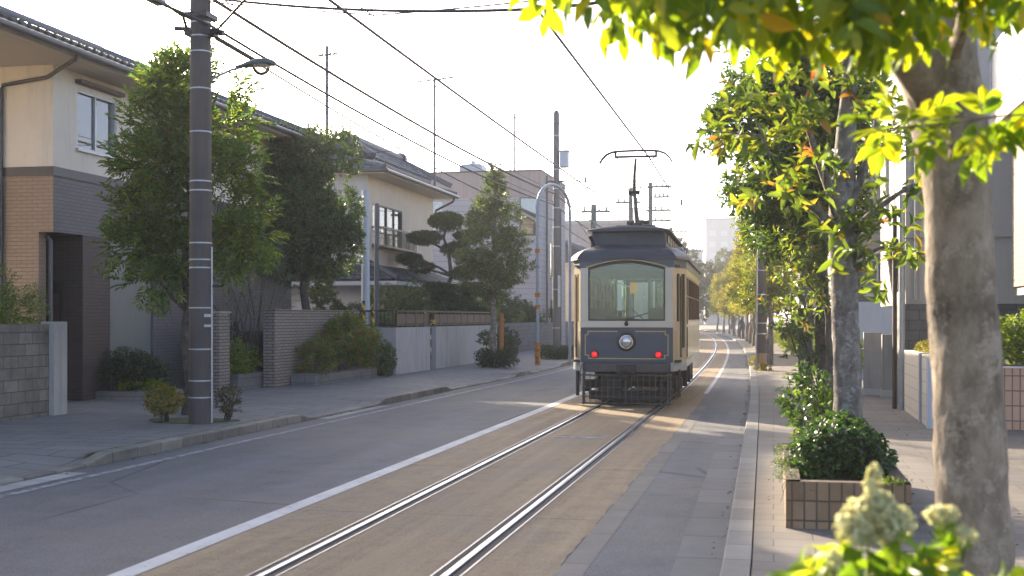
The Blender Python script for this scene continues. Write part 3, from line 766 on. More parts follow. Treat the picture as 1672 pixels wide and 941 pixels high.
# lamp on pole 1
lp = thing('street_lamp', (-9.0,18.45,5.7), 'grey cobra head street lamp on a curved arm beside the thick dark pole', 'street lamp')
MB().tube([(-8.93,18.45,5.72),(-8.75,18.45,5.8),(-8.6,18.45,5.86),(-8.4,18.45,5.9)],.022,8).build('arm', M['galv'], lp, smooth=True)
rings = []
for i, (x, w_, hh, dz) in enumerate([(-8.5,.03,.03,0),(-8.4,.06,.05,.005),(-8.25,.12,.085,.02),(-8.1,.15,.1,.03),(-7.95,.15,.095,.03),(-7.86,.11,.07,.02),(-7.82,.05,.04,.01)]):
    rings.append([(x, 18.45+w_*math.cos(a), 5.9+dz+hh*(math.sin(a) if math.sin(a) > 0 else .25*math.sin(a))) for a in [2*PI*q/16 for q in range(16)]])
MB().loft(rings).build('lamp_head', M['greenpole'], lp, smooth=True)
MB().dome((-8.07,18.45,5.912),(0,0,-1),.15,.16,18,6).build('lens', glassmat('lamp_lens',(.85,.85,.8),.2,.15), lp, smooth=True)

# tree 1
blobs1 = []
def B1(px, py, rx, rz, dy=0):   # offsets in metres from the trunk foot, seen from the street
    blobs1.append((-10.12+px*.82, 20.0+dy, py-.05, rx*.78, .65, rz*.85))
for a in ((-.35,5.95,.55,.45),(.1,6.1,.5,.42),(.75,5.9,.5,.45),(-.75,5.35,.65,.45),(.85,5.3,.6,.45),(0,5.3,.9,.5,.3),(-.95,4.65,.65,.4),(.95,4.45,.7,.45,-.2),(-.15,4.6,.7,.5,-.4),(-1.1,3.85,.55,.4),(-.45,3.75,.7,.4,-.3),(1.2,3.85,.55,.4),(.7,3.7,.6,.45),(-1.0,3.15,.6,.35,-.2),(-.4,3.05,.5,.3),(.95,3.05,.55,.35,-.1),(1.35,3.3,.35,.3),(-.55,2.55,.45,.18,-.2)):
    B1(*a)
tree('evergreen_tree', (-10.12,20.0,WL), 5.6, blobs1, 'bushy bright green evergreen street tree directly behind the thick dark pole', 'tree', M['lf_left'], M['bark3'], 21, 2700, 6, .135, .04, .105, .06, style='frond', slen=.36, lean=.12, gap=-.2, up=.65, amp=.008, trunk_top=(-10.05,20.0,5.6), limbs=12, lr=.045, inner=.6, gf=3.5)
shrub('sapling_bush', (-9.8,18.55,WL), [(-9.8,18.5,.48,.28,.25,.2)], 'small yellow-green bush left of the foot of the thick dark pole', 'bush', M['lf_gold'], 22, 200, 6, .065, .03, gap=-.6, stems=10)
shrub('sapling_bush', (-8.9,18.95,WL), [(-8.85,18.95,.48,.22,.22,.2)], 'small dull brownish bush right of the foot of the thick dark pole', 'bush', M['lf_dull'], 23, 150, 6, .055, .026, gap=-.4, stems=10)
# moss and soil round the foot
m = MB(); m.prism([(-9.5+.75*math.cos(a)*(1+.15*math.sin(3*a)), 18.85+.55*math.sin(a)) for a in [i*2*PI/30 for i in range(30)]], WL-.02, WL+.012)
struct(m.build('soil_patch', plain('mossy_soil',(.07,.085,.03),.95,.4,9,bump=.01)))
m = MB()
for i in range(40):
    y = 13.9+i*.17; w = .05+.03*math.sin(i*1.7)
    m.add([(XKL(y)-.19-w,y,WL+.004),(XKL(y)-.17,y,WL+.004),(XKL(y)-.17,y+.17,WL+.004),(XKL(y)-.19-w,y+.17,WL+.004)],[(0,1,2,3)])
struct(m.build('moss_strip', plain('moss',(.1,.11,.03),.95,.4,20,bump=.01)), 'stuff')

# garden entrance between pole 1 and the brick wall
t = thing('brick_pier', (-12.55,26.3,WL), 'narrow grey brick pier just right of the thick dark pole', 'pier')
MB().wall((-12.4,26.0),(-12.4,26.55),0,1.95,.3).build('brickwork', M['brickwall'], t); MB().box(-12.73,-12.37,25.97,26.58,1.95,2.0).build('coping', M['conc'], t)
t = tag(MB().box(-13.2,-12.35,26.9,29.2,0,.5).build('planter_box', M['blockdk'], origin=(-12.8,28,0), bevel=.015), 'low grey stone planter in front of the dark iron garden gate', 'planter')
shrub('nandina', (-12.8,27.6,.5), [(-12.75,27.3,.95,.3,.5,.4),(-12.7,28.1,.85,.35,.5,.3),(-12.6,27.2,.7,.3,.4,.25)], 'bright lime green shrub in the low planter right of the thick pole', 'shrub', M['lf_lime'], 31, 520, 6, .1, .034, slen=.12, gap=-.5, stems=6)
shrub('ground_plant', (-12.5,29.3,.4), [(-12.45,29.3,.62,.3,.4,.2)], 'low green plant left of the end of the grey brown brick wall', 'plant', M['lf_lime'], 32, 120, 6, .1, .03, slen=.1, stems=4)
shrub('olive_tree', (-12.75,27.9,WL), [(-12.8,27.4,2.6,.55,.7,.9),(-12.6,28.6,3.1,.6,.7,.85),(-12.9,28.2,1.8,.5,.8,.6),(-12.5,29.2,2.5,.5,.6,.7),(-12.7,27.0,1.8,.45,.5,.6)], 'slender silvery olive tree above the dark garden gate', 'tree', M['lf_olive'], 33, 800, 9, .062, .014, slen=.3, gap=-.25, stems=12, stemr=.022, spread=.7)
gt = thing('garden_gate', (-12.9,28.9,WL), 'dark iron garden gate behind the lime green shrub', 'gate')
m = MB()
for i in range(17): m.tube([(-13.0,26.7+i*.085,.15),(-13.0,26.7+i*.085,1.65)],.012,6)
m.build('bar', M['dkmetal'], gt); MB().box(-13.03,-12.97,26.6,28.15,1.55,1.62).box(-13.03,-12.97,26.6,28.15,.2,.27).box(-13.05,-12.95,28.15,28.25,0,1.75).build('gate_frame', M['dkmetal'], gt)
MB().box(-13.25,-13.1,26.6,34,0,1.5).build('backing_board', M['dkmetal'], gt)

bk = thing('brick_wall', (-12.1,31.3,WL), 'grey brown brick garden wall behind the reddish shrub', 'wall')
MB().wall((-12.0,28.25),(-12.0,34.5),0,2.02,.3).build('brickwork', M['brickwall'], bk)
MB().box(-12.31,-11.985,28.22,34.52,2.02,2.06).build('coping', M['brickwall'], bk)
tag(MB().box(-11.98,-11.3,29.2,34.1,0,.42).build('planter_box', M['blockdk'], origin=(-11.6,31.6,0), bevel=.015), 'long low stone planter at the foot of the brick wall', 'planter')
shrub('nandina', (-11.6,31.6,.4), [(-11.55,30.0,.75,.42,.7,.42),(-11.5,31.4,1.0,.45,.9,.6),(-11.5,32.8,1.2,.48,.9,.62),(-11.55,32.2,1.45,.4,.7,.4),(-11.5,33.6,.9,.42,.55,.5)], 'big green and reddish nandina shrub in the planter before the brick wall', 'shrub', M['lf_nandina'], 34, 1150, 7, .14, .048, slen=.2, gap=-.15, stems=14)
shrub('bush', (-11.3,34.6,WL), [(-11.3,34.5,.6,.4,.45,.55)], 'dark green bush at the right end of the stone planter', 'bush', M['lf_cone'], 35, 380, 7, .09, .03, gap=-.5)

# dark big tree and greenery behind the brick wall
rng0 = np.random.default_rng(5)
tree('privet_tree', (-12.95,32.8,WL), 6, (-12.95,32.8,4.9,1.5,1.6,2.7), 'large dark evergreen tree rising behind the brick wall', 'tree', M['lf_dark'], M['bark3'], 41, 8500, 9, .1, .042, .14, .07, m=26, sr=.36, gap=-.7, up=.55, slen=.14, limbs=10, inner=.5, gf=3.2)
tree('privet_tree', (-12.9,34.6,WL), 2.0, (-12.9,34.6,1.95,.7,1.4,.75), 'low spreading dark evergreen behind the right half of the brick wall', 'tree', M['lf_box'], M['bark3'], 42, 1700, 8, .085, .03, .07, .04, m=12, sr=.4, gap=-.5, slen=.12, limbs=5, lr=.025)

# house 2: cream with balcony window and blue tiled roofs
h2 = thing('house', (-18,49,WL), 'two storey cream house with a small iron balcony and blue tiled roofs', 'house')
B0, B1p = (-15,44.1), (-15,53.2)
m = MB(); m.wall(B0,B1p,3.3,7.3,.2,[(.62,4.45,4.65,6.25)]); m.wall((-15,53.2),(-24,53.2),0,7.3,.2); m.build('upper_wall', M['cream2'], h2)
MB().wall((-24,44.1),(-15.001,44.1),0,7.3,.2).build('side_wall', M['bluegrey'], h2)
MB().wall((-14.95,44.05),(-14.95,53.2),0,3.3,.2,[(2.0,4.4,.9,2.35)]).build('lower_wall', M['cream2'], h2)
MB().wall((-24,53.2),(-24,44.1),0,7.3,.2).build('back_wall', M['bluegrey'], h2)
window(h2,B0,B1p,.62,4.45,4.65,6.25,'bronze',4,cut=(.0,.5))
window(h2,(-14.95,44.05),(-14.95,53.2),2.0,4.4,.9,2.35,'bronze',2)
MB().seg((-14.95,44.05),(-14.95,53.2),1.9,4.5,2.37,2.55,-.01,.3).build('window_hood', M['brownmetal'], h2)
bl = MB().seg(B0,B1p,.5,4.9,4.55,4.62,.0,.5).build('balcony_floor', M['bronze'], h2)
m = MB(); m.seg(B0,B1p,.5,4.9,5.28,5.33,.45,.5)
m.seg(B0,B1p,.5,.54,5.28,5.33,0,.45); m.seg(B0,B1p,4.86,4.9,5.28,5.33,0,.45)
for i in range(32): m.seg(B0,B1p,.5+i*.141,.52+i*.141,4.62,5.28,.465,.485)
for sx in (.51,4.88):
    for dd in (.05,.15,.25,.35): m.seg(B0,B1p,sx-.01,sx+.01,4.62,5.28,dd,dd+.02)
m.build('balcony_rail', M['bronze'], h2)
# front wing roof
rf = tile_slope((-14.1,43.4,7.38),(-14.1,54.0,7.38),(-17.2,44.6,8.15),(-17.2,53.0,8.15),.3,.3)
k2 = tile_slope((-20,43.4,7.38),(-14.1,43.4,7.38),(-19,44.6,8.15),(-17.2,44.6,8.15),.3,.3); rf.add(k2.v,k2.f)
k2 = tile_slope((-14.1,54.0,7.38),(-20,54.0,7.38),(-17.2,53,8.15),(-19,53,8.15),.3,.3); rf.add(k2.v,k2.f)
for a,b in (((-14.1,43.4,7.45),(-17.2,44.6,8.25)),((-14.1,54,7.45),(-17.2,53,8.25))):
    k2 = ridge(a,b,.12); rf.add(k2.v,k2.f)
r2 = rf.build('roof', M['roof'], h2, smooth=True)
MB().box(-23.8,-14.15,43.45,53.95,7.22,7.36).build('soffit', M['soffit'], r2)
gutter(h2, [(-14.05,43.4,7.33),(-14.05,54.0,7.33)], .08); gutter(h2, [(-24,43.35,7.33),(-14.05,43.35,7.33)], .08)
pipe(h2, [(-14.1,53.6,7.25),(-14.2,53.7,7.1),(-14.9,53.4,6.7),(-14.92,53.3,6.5)], .05)
# main roof behind with ridge along the street
mr = tile_slope((-15.9,47.5,8.35),(-15.9,56.2,8.35),(-17.5,48.6,9.35),(-17.5,56.2,9.35),.36,.34,.06)
k2 = tile_slope((-21.5,47.5,8.35),(-15.9,47.5,8.35),(-17.7,48.6,9.35),(-17.5,48.6,9.35),.36,.34,.06); mr.add(k2.v,k2.f)
k2 = tile_slope((-20.5,47.5,8.35),(-20.5,56.2,8.35),(-17.5,48.6,9.35),(-17.5,56.2,9.35),.6,.5,.05); mr.add(k2.v,k2.f)
k2 = MB().tube([(-17.5,48.4,9.45),(-17.5,56.3,9.45)],.2,12); mr.add(k2.v,k2.f); k2 = MB().tube([(-17.5,56.2,9.45),(-17.5,56.5,9.47)],.3,14); mr.add(k2.v,k2.f)
for a,b in (((-15.9,47.5,8.45),(-17.5,48.6,9.45)),((-17.5,56.3,9.4),(-15.2,57.2,8.2))):
    k2 = ridge(a,b,.13); mr.add(k2.v,k2.f)
mr.build('main_roof', M['roof'], h2, smooth=True)
MB().box(-20.4,-16.0,47.75,56.0,7.4,8.25).prism_xz([(-20.4,8.2),(-15.92,8.2),(-15.92,8.34),(-17.5,9.32),(-20.4,8.4)],48.6,56.1).prism_xz([(-20.4,8.21),(-15.93,8.21),(-15.93,8.33),(-20.4,8.33)],47.6,48.6).build('upper_gable', M['tilegr'], h2)
# pent roof over the ground floor
pr = tile_slope((-13.4,42.8,3.25),(-13.4,52.5,3.25),(-14.9,44.0,3.85),(-14.9,52.5,3.85),.3,.3,.03)
k2 = tile_slope((-22,42.8,3.25),(-13.4,42.8,3.25),(-22,44.05,3.85),(-14.9,44.05,3.85),.3,.3,.03); pr.add(k2.v,k2.f)
k2 = ridge((-13.4,42.8,3.3),(-14.9,44.0,3.95),.1); pr.add(k2.v,k2.f)
r3 = pr.build('pent_roof', M['roofdk'], h2, smooth=True)
m = MB(); m.box(-14.94,-13.45,42.85,52.4,3.05,3.2); m.box(-22,-14.95,42.85,44.08,3.05,3.2); m.build('soffit', M['bluegrey'], r3)
# aerials on the roofs
def aerial(x, y, z0, z1, label, kind):
    t = thing('roof_aerial', (x,y,z0), label, 'aerial')
    MB().tube([(x,y,z0),(x,y,z1)],.05,6).build('mast', M['slatepole'], t)
    m = MB()
    if kind == 0:
        m.tube([(x-.3,y,z1-.3),(x+.35,y,z1-.25)],.03,5); m.tube([(x+.1,y,z1-.6),(x+.1,y,z1+.2)],.028,5)
        for i in range(4): m.tube([(x-.25+.16*i,y-.25,z1-.3),(x-.25+.16*i,y+.25,z1-.28)],.02,4)
    else:
        m.tube([(x-.8,y,z1-.15),(x+.9,y,z1)],.035,5)
        for i in range(6): m.tube([(x-.7+.28*i,y-.35,z1-.14+.03*i),(x-.7+.28*i,y+.35,z1-.14+.03*i)],.022,4)
        m.tube([(x-.3,y,z1-.1),(x,y,z1-.45),(x+.3,y,z1-.05)],.025,5)
    m.build('element', M['slatepole'], t)
aerial(-13.9, 36.9, 6.9, 10.5, 'thin roof aerial mast standing left of the dark evergreen tree top', 0)
aerial(-14.3, 51.0, 7.4, 12.2, 'roof aerial with a wide yagi head over the cream house eaves', 1)

# garden of house 2: white wall with brown fence
fw = thing('garden_wall', (-11.1,41,WL), 'stained pale concrete garden wall topped by a brown slatted fence', 'wall')
MB().wall((-11.15,35.5),(-11.1,39.05),0,1.55,.16).build('wall_panel', M['stainwall'], fw)
MB().wall((-11.1,39.75),(-11.0,48.6),0,1.55,.16).build('wall_panel', M['stainwall'], fw)
MB().wall((-13.0,35.46),(-11.15,35.46),0,1.55,.16).build('return_wall', M['stainwall'], fw)
m = MB()
for i in range(14):
    y = 35.6+i*.98
    if 39.1 < y < 39.7: continue
    m.box(-11.22,-11.17,y,y+.05,1.56,2.08)
m.build('fence_post', M['dkmetal'], fw)
m = MB(); m.box(-11.2,-11.18,35.6,39.0,1.66,1.97); m.box(-11.2,-11.18,39.8,48.5,1.66,1.97); m.build('slat_panel', M['brownmetal'], fw)
m = MB(); m.box(-11.22,-11.16,35.55,48.6,2.03,2.08); m.box(-11.22,-11.16,35.55,39.05,1.6,1.64); m.box(-11.22,-11.16,39.75,48.6,1.6,1.64); m.build('fence_rail', M['dkmetal'], fw)
m = MB(); 
for i in range(15): m.box(-13.0+i*.125,-12.98+i*.125,35.4,35.42,1.6,2.05)
m.box(-13.0,-11.2,35.39,35.43,2.03,2.08); m.box(-13.0,-11.2,35.39,35.43,1.6,1.64); m.build('side_railing', M['dkmetal'], fw)
MB().box(-11.45,-11.35,39.05,39.75,0,2.0).build('wicket', M['brownmetal'], fw)
MB().box(-11.1,-11.06,39.2,39.6,1.65,1.78).build('name_plate', plain('ochre_plate',(.3,.22,.05),.6), fw)
tag(MB().box(-11.95,-11.22,34.75,35.4,0,.62).build('stone_box', M['rust_box'], origin=(-11.6,35.1,0), bevel=.02), 'dark brown stone box before the end of the stained garden wall', 'box')
# black/yellow guard and ochre posts
def guard(x, y, z0, z1, label):
    t = thing('guy_guard', (x,y,z0), label, 'post guard')
    MB().tube([(x,y,z0),(x,y,z1)],.045,10).build('sleeve', k_guard, t)
kk = NT('striped_guard'); sp = kk.n('ShaderNodeSeparateXYZ'); kk.l(kk.pos(), sp.inputs[0])
fr = kk.math('FRACT', kk.math('ADD', kk.math('MULTIPLY', sp.outputs[2], 3.2), kk.math('MULTIPLY', sp.outputs[0], 5)))
k_guard = kk.pbr(kk.mix(kk.math('GREATER_THAN', fr, .5), (.6,.36,.02), (.02,.02,.02)), .5)
guard(-11.75, 34.2, .3, 2.35, 'black and yellow striped guard sleeve at the end of the brick wall')
guard(-11.7, 34.9, WL, 2.05, 'thin ochre and black guard post left of the stained wall')
t = tag(MB().tube([(-10.85,48.75,WL),(-10.85,48.75,2.0)],.09,10).build('gate_post', M['orange'], origin=(-10.85,48.75,WL)), 'rusty orange post at the far end of the brown slatted fence', 'post')
# pale blue pole and grey pole by the brick wall
t = tag(MB().tube([(-12.2,35.7,WL),(-12.2,35.7,5.75)],[.14,.11],14).build('signal_pole', M['bluewhite'], origin=(-12.2,35.7,WL), smooth=True), 'pale blue white steel pole beside the right edge of the dark tree', 'pole')
t = tag(MB().tube([(-12.05,36.3,WL),(-12.05,36.3,5.4)],[.075,.07],12).build('signal_pole', M['slatepole'], origin=(-12.05,36.3,WL), smooth=True), 'slim dark grey pole just right of the pale blue white pole', 'pole')

# garden plants behind the brown fence
pine = thing('cloud_pine', (-13.0,47,WL), 'cloud pruned black pine with flat needle pads behind the brown fence', 'tree')
rng = np.random.default_rng(77)
pads = [(0,5.65,.75,.42),(.95,5.05,.7,.28),(-.85,5.0,.75,.27),(1.5,4.25,.5,.24),(-1.65,4.2,.55,.22),(-1.0,3.85,.55,.2),(.35,4.55,.6,.3),(.7,3.6,.6,.25),(-.4,2.95,.9,.28),(1.2,2.95,.7,.25),(.2,2.45,1.0,.35)]
pads = [(-12.7+a*.95, 47+.25*math.sin(i*2.2), z, r*.92, r*.75, hh*.85) for i,(a,z,r,hh) in enumerate(pads)]
padz = None
P, A = blob_points(rng, pads, 6500, .7, 1.3, .5)
keep = (P[:,2] > np.min([p[2]-.1 for p in pads])); b, D, N = shoots(rng, P, A, 6, .04, .75)
leaves('needle_pad', b, D, N, .13*(.7+.5*rng.random(len(b))), .02, M['lf_pine'], pine)
m = MB(); tp = [(-12.75,47,0),(-12.65,47,1.6),(-12.8,47,2.6),(-12.5,47,3.5),(-12.6,47,4.4),(-12.8,47,5.0),(-12.7,47,5.6)]
m.tube(tp, [.13,.11,.1,.08,.065,.05,.03], 10)
for p in pads:
    i = min(range(len(tp)), key=lambda q: abs(tp[q][2]-(p[2]-.35)))
    m.tube(bend(tp[i], (p[0],p[1],p[2]-p[5]*.4), 5, .15), [.055,.05,.045,.04,.03,.02], 7)
m.build('trunk', M['bark3'], pine, smooth=True)
for i,(x,y,z,rx,ry,rz,mt,lb) in enumerate([
    (-12.6,40.6,1.9,1.0,1.2,1.15,'lf_cone','round mid green garden shrub left of the cloud pine'),
    (-12.3,38.0,1.5,.6,.9,.6,'lf_cone','low green shrub peeping over the fence next to the railing'),
    (-12.4,44.4,1.7,.8,1.3,.8,'lf_box','dark green shrub under the cloud pine behind the fence'),
    (-12.2,48.2,2.0,1.1,1.2,1.1,'lf_box','dark shrub behind the fence between pine and conical tree'),
    (-12.9,51.2,2.2,1.1,1.5,1.1,'lf_cone','loose green shrub right of the conical street tree')]):
    shrub('garden_shrub', (x,y,WL), subblobs(np.random.default_rng(60+i),x,y,z,rx,ry,rz,8,.45), lb, 'shrub', M[mt], 60+i, 1100, 7, .1, .035, slen=.12, gap=-.5, stems=6, stemr=.02)
# conical street tree in its clipped hedge
cb = [(-9.5,41.5,z,r,r*.95,.5) for z,r in ((2.6,.55),(3.1,1.2),(3.6,1.3),(4.15,1.3),(4.7,1.2),(5.2,1.0),(5.7,.78),(6.15,.5),(6.6,.3),(7.0,.18))]
rngc = np.random.default_rng(8)
cb2 = []
for (x,y,z,r,_,hh) in cb:
    for q in range(5):
        a = rngc.random()*6.28; cb2.append((x+math.cos(a)*r*.55, y+math.sin(a)*r*.55, z+rngc.normal()*.12, r*.5, r*.5, .28))
cb2.append((-9.45,41.5,7.1,.14,.14,.3))
tree('conical_tree', (-9.55,41.5,WL), 6.9, cb2, 'conical mid green street tree growing out of a clipped hedge', 'tree', M['lf_cone'], M['bark2'], 51, 2000, 10, .12, .042, .12, .03, spread=1.1, slen=.22, gap=-.45, gf=3.6, up=.7, trunk_top=(-9.45,41.5,6.9), limbs=14, lr=.03, inner=.7, amp=.008)
def hedge(x, y, rx, ry, hgt, label, seed, cat='hedge'):
    g0 = [(x+rx*.62*a, y+ry*.62*b, WL+hgt*.52, rx*.5, ry*.5, hgt*.5) for a in (-1,0,1) for b in (-1,0,1)]
    return shrub('clipped_hedge', (x,y,WL), g0, label, cat, M['lf_box'], seed, 1300, 6, .06, .024, slen=.06, gap=-.9, stems=8)
hedge(-9.4,41.5,.62,.7,.62,'square clipped hedge round the foot of the conical tree', 71)
hedge(-8.75,50.2,.8,.9,.55,'low clipped hedge at the foot of the far left utility pole', 72)
shrub('bush', (-11.2,50.6,WL), [(-11.2,50.6,.8,.7,.8,.65)], 'dense green bush between the rusty orange post and the pale arch', 'bush', M['lf_box'], 73, 700, 7, .08, .03)
shrub('bush', (-9.9,42.6,WL), [(-10.0,42.6,1.1,.35,.35,.25)], 'small tuft of leaves sprouting beside the conical tree trunk', 'bush', M['lf_cone'], 74, 160, 6, .08, .03)

# pale blue arch of steel pipe
ar = thing('pipe_arch', (-8.35,43.8,WL), 'pale blue steel pipe arch with rusty joints on the left kerb', 'arch')
q0, q1 = Vector((-8.4,43.8,0)), Vector((-7.9,48.0,0))
pts = [q0+Vector((0,0,WL)), q0+Vector((0,0,5.9))]
for i in range(1, 12):
    a = PI*i/12; c0 = (1-math.cos(a))/2
    pts.append(q0.lerp(q1, c0)+Vector((0,0,5.9+.95*math.sin(a)+.12*c0)))
pts += [q1+Vector((0,0,6.02)), q1+Vector((0,0,.05))]
MB().tube(pts, .06, 12).build('pipe', M['bluepole'], ar, smooth=True)
for z in (4.2,2.6,2.15):
    MB().tube([q0+Vector((0,0,z)), q0+Vector((0,0,z+.16))], .1, 12).build('clamp', M['orange'], ar)
MB().tube([q0+Vector((0,0,WL)), q0+Vector((0,0,.95))], .1, 12).build('base_sleeve', M['orange'], ar)
# pole 2
p2 = thing('utility_pole', (-8.85,50.3,WL), 'dark utility pole with a grey transformer box near its top, behind the pale blue arch', 'utility pole')
MB().tube([(-8.85,50.3,0),(-8.85,50.3,10.4)],[.165,.125],16).build('shaft', M['concpole2'], p2, smooth=True)
MB().tube([(-8.85,50.3,10.4),(-8.85,50.3,10.48)],[.125,.05],16).build('cap', M['dkmetal'], p2)
MB().box(-8.68,-8.33,50.1,50.5,8.1,8.75).box(-8.72,-8.29,50.06,50.54,8.75,8.8).build('transformer', M['galv'], p2, bevel=.02)
for z in (1.4,3.0,4.8,5.6,6.4,7.2,8.0,9.4): MB().tube([(-8.85,50.3,z),(-8.85,50.3,z+.05)],.17-.004*z,16).build('band', M['band'], p2)
MB().seg((-8.75,50.05),(-8.6,50.2),0,.13,2.3,3.6,0,.02).build('sign_plate', M['white'], p2)
MB().box(-9.2,-8.5,50.2,50.4,7.5,7.56).build('cross_arm', M['dkmetal'], p2)

# flat roofed beige building
fb = thing('flat_roof_building', (-20,75,WL), 'flat roofed grey building with a mauve parapet and roof tank, left of the tram', 'building')
F0, F1 = (-27,68.8), (-13,68.8)
MB().wall(F0,F1,0,8.75,.3,[(6.9,8.15,7.0,8.6),(12.75,13.9,6.6,8.74)]).wall((-27,77.2),(-27,68.8),0,8.75,.3).wall((-13,77.2),(-27,77.2),0,8.75,.3).build('wall', M['siding'], fb)
MB().wall(F0,F1,8.75,10.25,.3).wall((-27,77.2),(-27,68.8),8.75,10.25,.3).wall((-13,68.8),(-13,77.2),8.75,10.25,.3).wall((-13,77.2),(-27,77.2),8.75,10.25,.3).build('parapet', M['mauve'], fb)
MB().wall((-13,68.8),(-13,77.2),0,8.75,.3,[(3.0,5.2,4.2,6.4),(3,5.2,1,3)]).build('street_wall', M['siding'], fb)
MB().box(-26.7,-13.3,69.1,76.9,9.6,9.7).build('roof', M['conc'], fb)
MB().box(-27.05,-12.95,68.75,77.25,10.25,10.33).build('coping', M['brownmetal'], fb)
window(fb,F0,F1,6.9,8.15,7.0,8.6,'alum',1,curtain='curtain',w=.09)
window(fb,F0,F1,12.75,13.9,6.6,8.74,'bronze',1,curtain=None)
for a,b,z0,z1 in ((3.0,5.2,4.2,6.4),(3,5.2,1,3)): window(fb,(-13,68.8),(-13,77.2),a,b,z0,z1,'bronze',2,curtain='curtain',w=.08)
MB().box(-18.4,-17.0,71,72.4,9.7,10.95).box(-18.3,-17.1,71.1,72.3,10.95,11.05).tube([(-17.7,71.7,11.05),(-17.7,71.7,11.3)],.15,8).build('roof_tank', M['galv'], fb, bevel=.03)
pipe(fb, [(-12.9,70.2,10.1),(-12.9,70.2,.3)], .06); pipe(fb, [(-12.9,74.8,8.6),(-12.9,74.8,.3)], .06)
aerial(-14.9, 70.5, 9.7, 13.9, 'tall thin aerial mast on the flat roof above the conical tree', 0)
# low wall further along
fl = thing('block_wall', (-11.8,65,WL), 'long old grey block wall running back towards the tram', 'wall')
m = MB()
for i in range(12):
    ya, yb = 53.5+i*3, 56.5+i*3
    m.wall((-11.85+shift(ya),ya),(-11.85+shift(yb),yb),0,1.6,.16)
m.wall((-14,53.5),(-11.85+shift(53.5),53.5),0,1.6,.16)
m.build('block_course', M['blockdk'], fl)
for i in range(6):
    y = 55.5+i*3.2
    shrub('garden_shrub', (-12.6+shift(y),y,WL), subblobs(np.random.default_rng(90+i),-12.7+shift(y),y,1.9,.8,1.5,.9+.25*math.sin(i*2.3),7,.45), 'one of the dark shrubs in a row above the long old block wall', 'shrub', M['lf_box' if i%2 else 'lf_cone'], 90+i, 650, 7, .12, .045, group='shrubs above the old block wall', slen=.14, gap=-.5, stems=5, stemr=.02)

# houses further along on the left
def simple_house(x0,x1,y0,y1,ze,rise,wall,roofm,label,wins=((1.0,2.6,1.0,2.4),(1.0,2.6,4.0,5.3)), name='house', cat='house', flat=False):
    t = thing(name, ((x0+x1)/2,(y0+y1)/2,0), label, cat)
    ops = [w for w in wins if w[3] < ze]
    MB().wall((x0,y0),(x1,y0),0,ze,.25,ops).wall((x1,y0),(x1,y1),0,ze,.25,ops).wall((x1,y1),(x0,y1),0,ze,.25).wall((x0,y1),(x0,y0),0,ze,.25,ops if x0 > 0 else []).build('wall', M[wall], t)
    for (a,b,c0,d) in ops:
        window(t,(x0,y0),(x1,y0),a,b,c0,d,'alum',2,w=.07); window(t,(x1,y0),(x1,y1),a,b,c0,d,'alum',2,w=.07)
        if x0 > 0: window(t,(x0,y1),(x0,y0),(y1-y0)-b,(y1-y0)-a,c0,d,'alum',2,w=.07)
    if flat:
        MB().box(x0-.1,x1+.1,y0-.1,y1+.1,ze,ze+.35).build('roof', M[roofm], t)
    else: hip_roof(t,x0-.6,x1+.6,y0-.6,y1+.6,ze+.05,rise,(x1-x0)/2-.2,2.5,mat=roofm)
    return t
# insert: later houses below are moved with the bend of the street
simple_house(-21,-12.6,88,97,5.8,1.9,'cream2','roofdk','cream house with a grey tiled roof beyond the flat roofed building')
simple_house(-22,-13.4,99,110,6.3,1.8,'bluegrey','roof','pale blue grey house seen past the arch right leg')
simple_house(-21.5,-13.2,126,140,11.6,1,'mauve','conc','square grey mauve block rising behind the tram roof', flat=True, name='apartment_block', cat='building', wins=((1,3,4,5.5),(1,3,7.5,9),(5,7,7.5,9),(5,7,4,5.5)))
simple_house(-26,-17.5,145,156,6.5,2,'cream','roof','far cream house on the left where the street bends')
# ------------------------------------------------------------------ TRAM
M['navy'] = plain('navy_tram_paint', (.034,.052,.085), .42, .12, 1.2, bump=0, coat=.25, fine=25)
M['tcream'] = plain('cream_tram_paint', (.6,.54,.43), .4, .08, 1.2, bump=0, coat=.3, fine=25)
M['ttan'] = plain('tan_paint_and_reflection', (.5,.41,.27), .3, .12, 1.5, bump=0, coat=.5, fine=25)  # tan paint; on the lower sides it stands in for street reflections
M['tgold'] = plain('gold_lining', (.5,.35,.15), .4, .08, 5, bump=0)
M['troof'] = plain('slate_tram_roof', (.052,.058,.074), .5, .2, 1.5, bump=.002)
M['tdark'] = plain('sooty_underframe', (.022,.02,.02), .6, .4, 5)
M['tcage'] = plain('iron_lifeguard', (.055,.052,.055), .5, .3, 6)
M['wood'] = plain('varnished_wood', (.13,.075,.04), .35, .25, 3, bump=0)
M['seat'] = plain('green_moquette', (.05,.12,.08), .9, .15, 8)
M['inner'] = plain('pale_green_interior', (.08,.12,.1), .6, .1, 2)
M['chrome'] = plain('chrome', (.75,.75,.76), .12, .05, 5, 1, 0)
def emit(name, c, s, base=None):
    k = NT(name); p = k.n('ShaderNodeBsdfPrincipled'); p.inputs['Base Color'].default_value = (*(base or c), 1)
    p.inputs['Emission Color'].default_value = (*c, 1); p.inputs['Emission Strength'].default_value = s; p.inputs['Roughness'].default_value = .2
    k.l(p.outputs[0], k.out.inputs['Surface']); return k.m
M['redlamp'] = emit('red_tail_lens', (1,.012,.018), .3, (.5,.01,.01))
M['amber'] = emit('amber_sign', (1,.4,.06), .12, (.4,.2,.05))
TL = 9.5
tr = thing('tram', (-2.99,25.4,.02), 'vintage navy and cream tram with arched rear window and two red tail lamps', 'tram', rotz=R(1.4))
def tb(m, name, mat, parent=None, **kw): return m.build(name, M[mat], parent or tr, local=True, **kw)
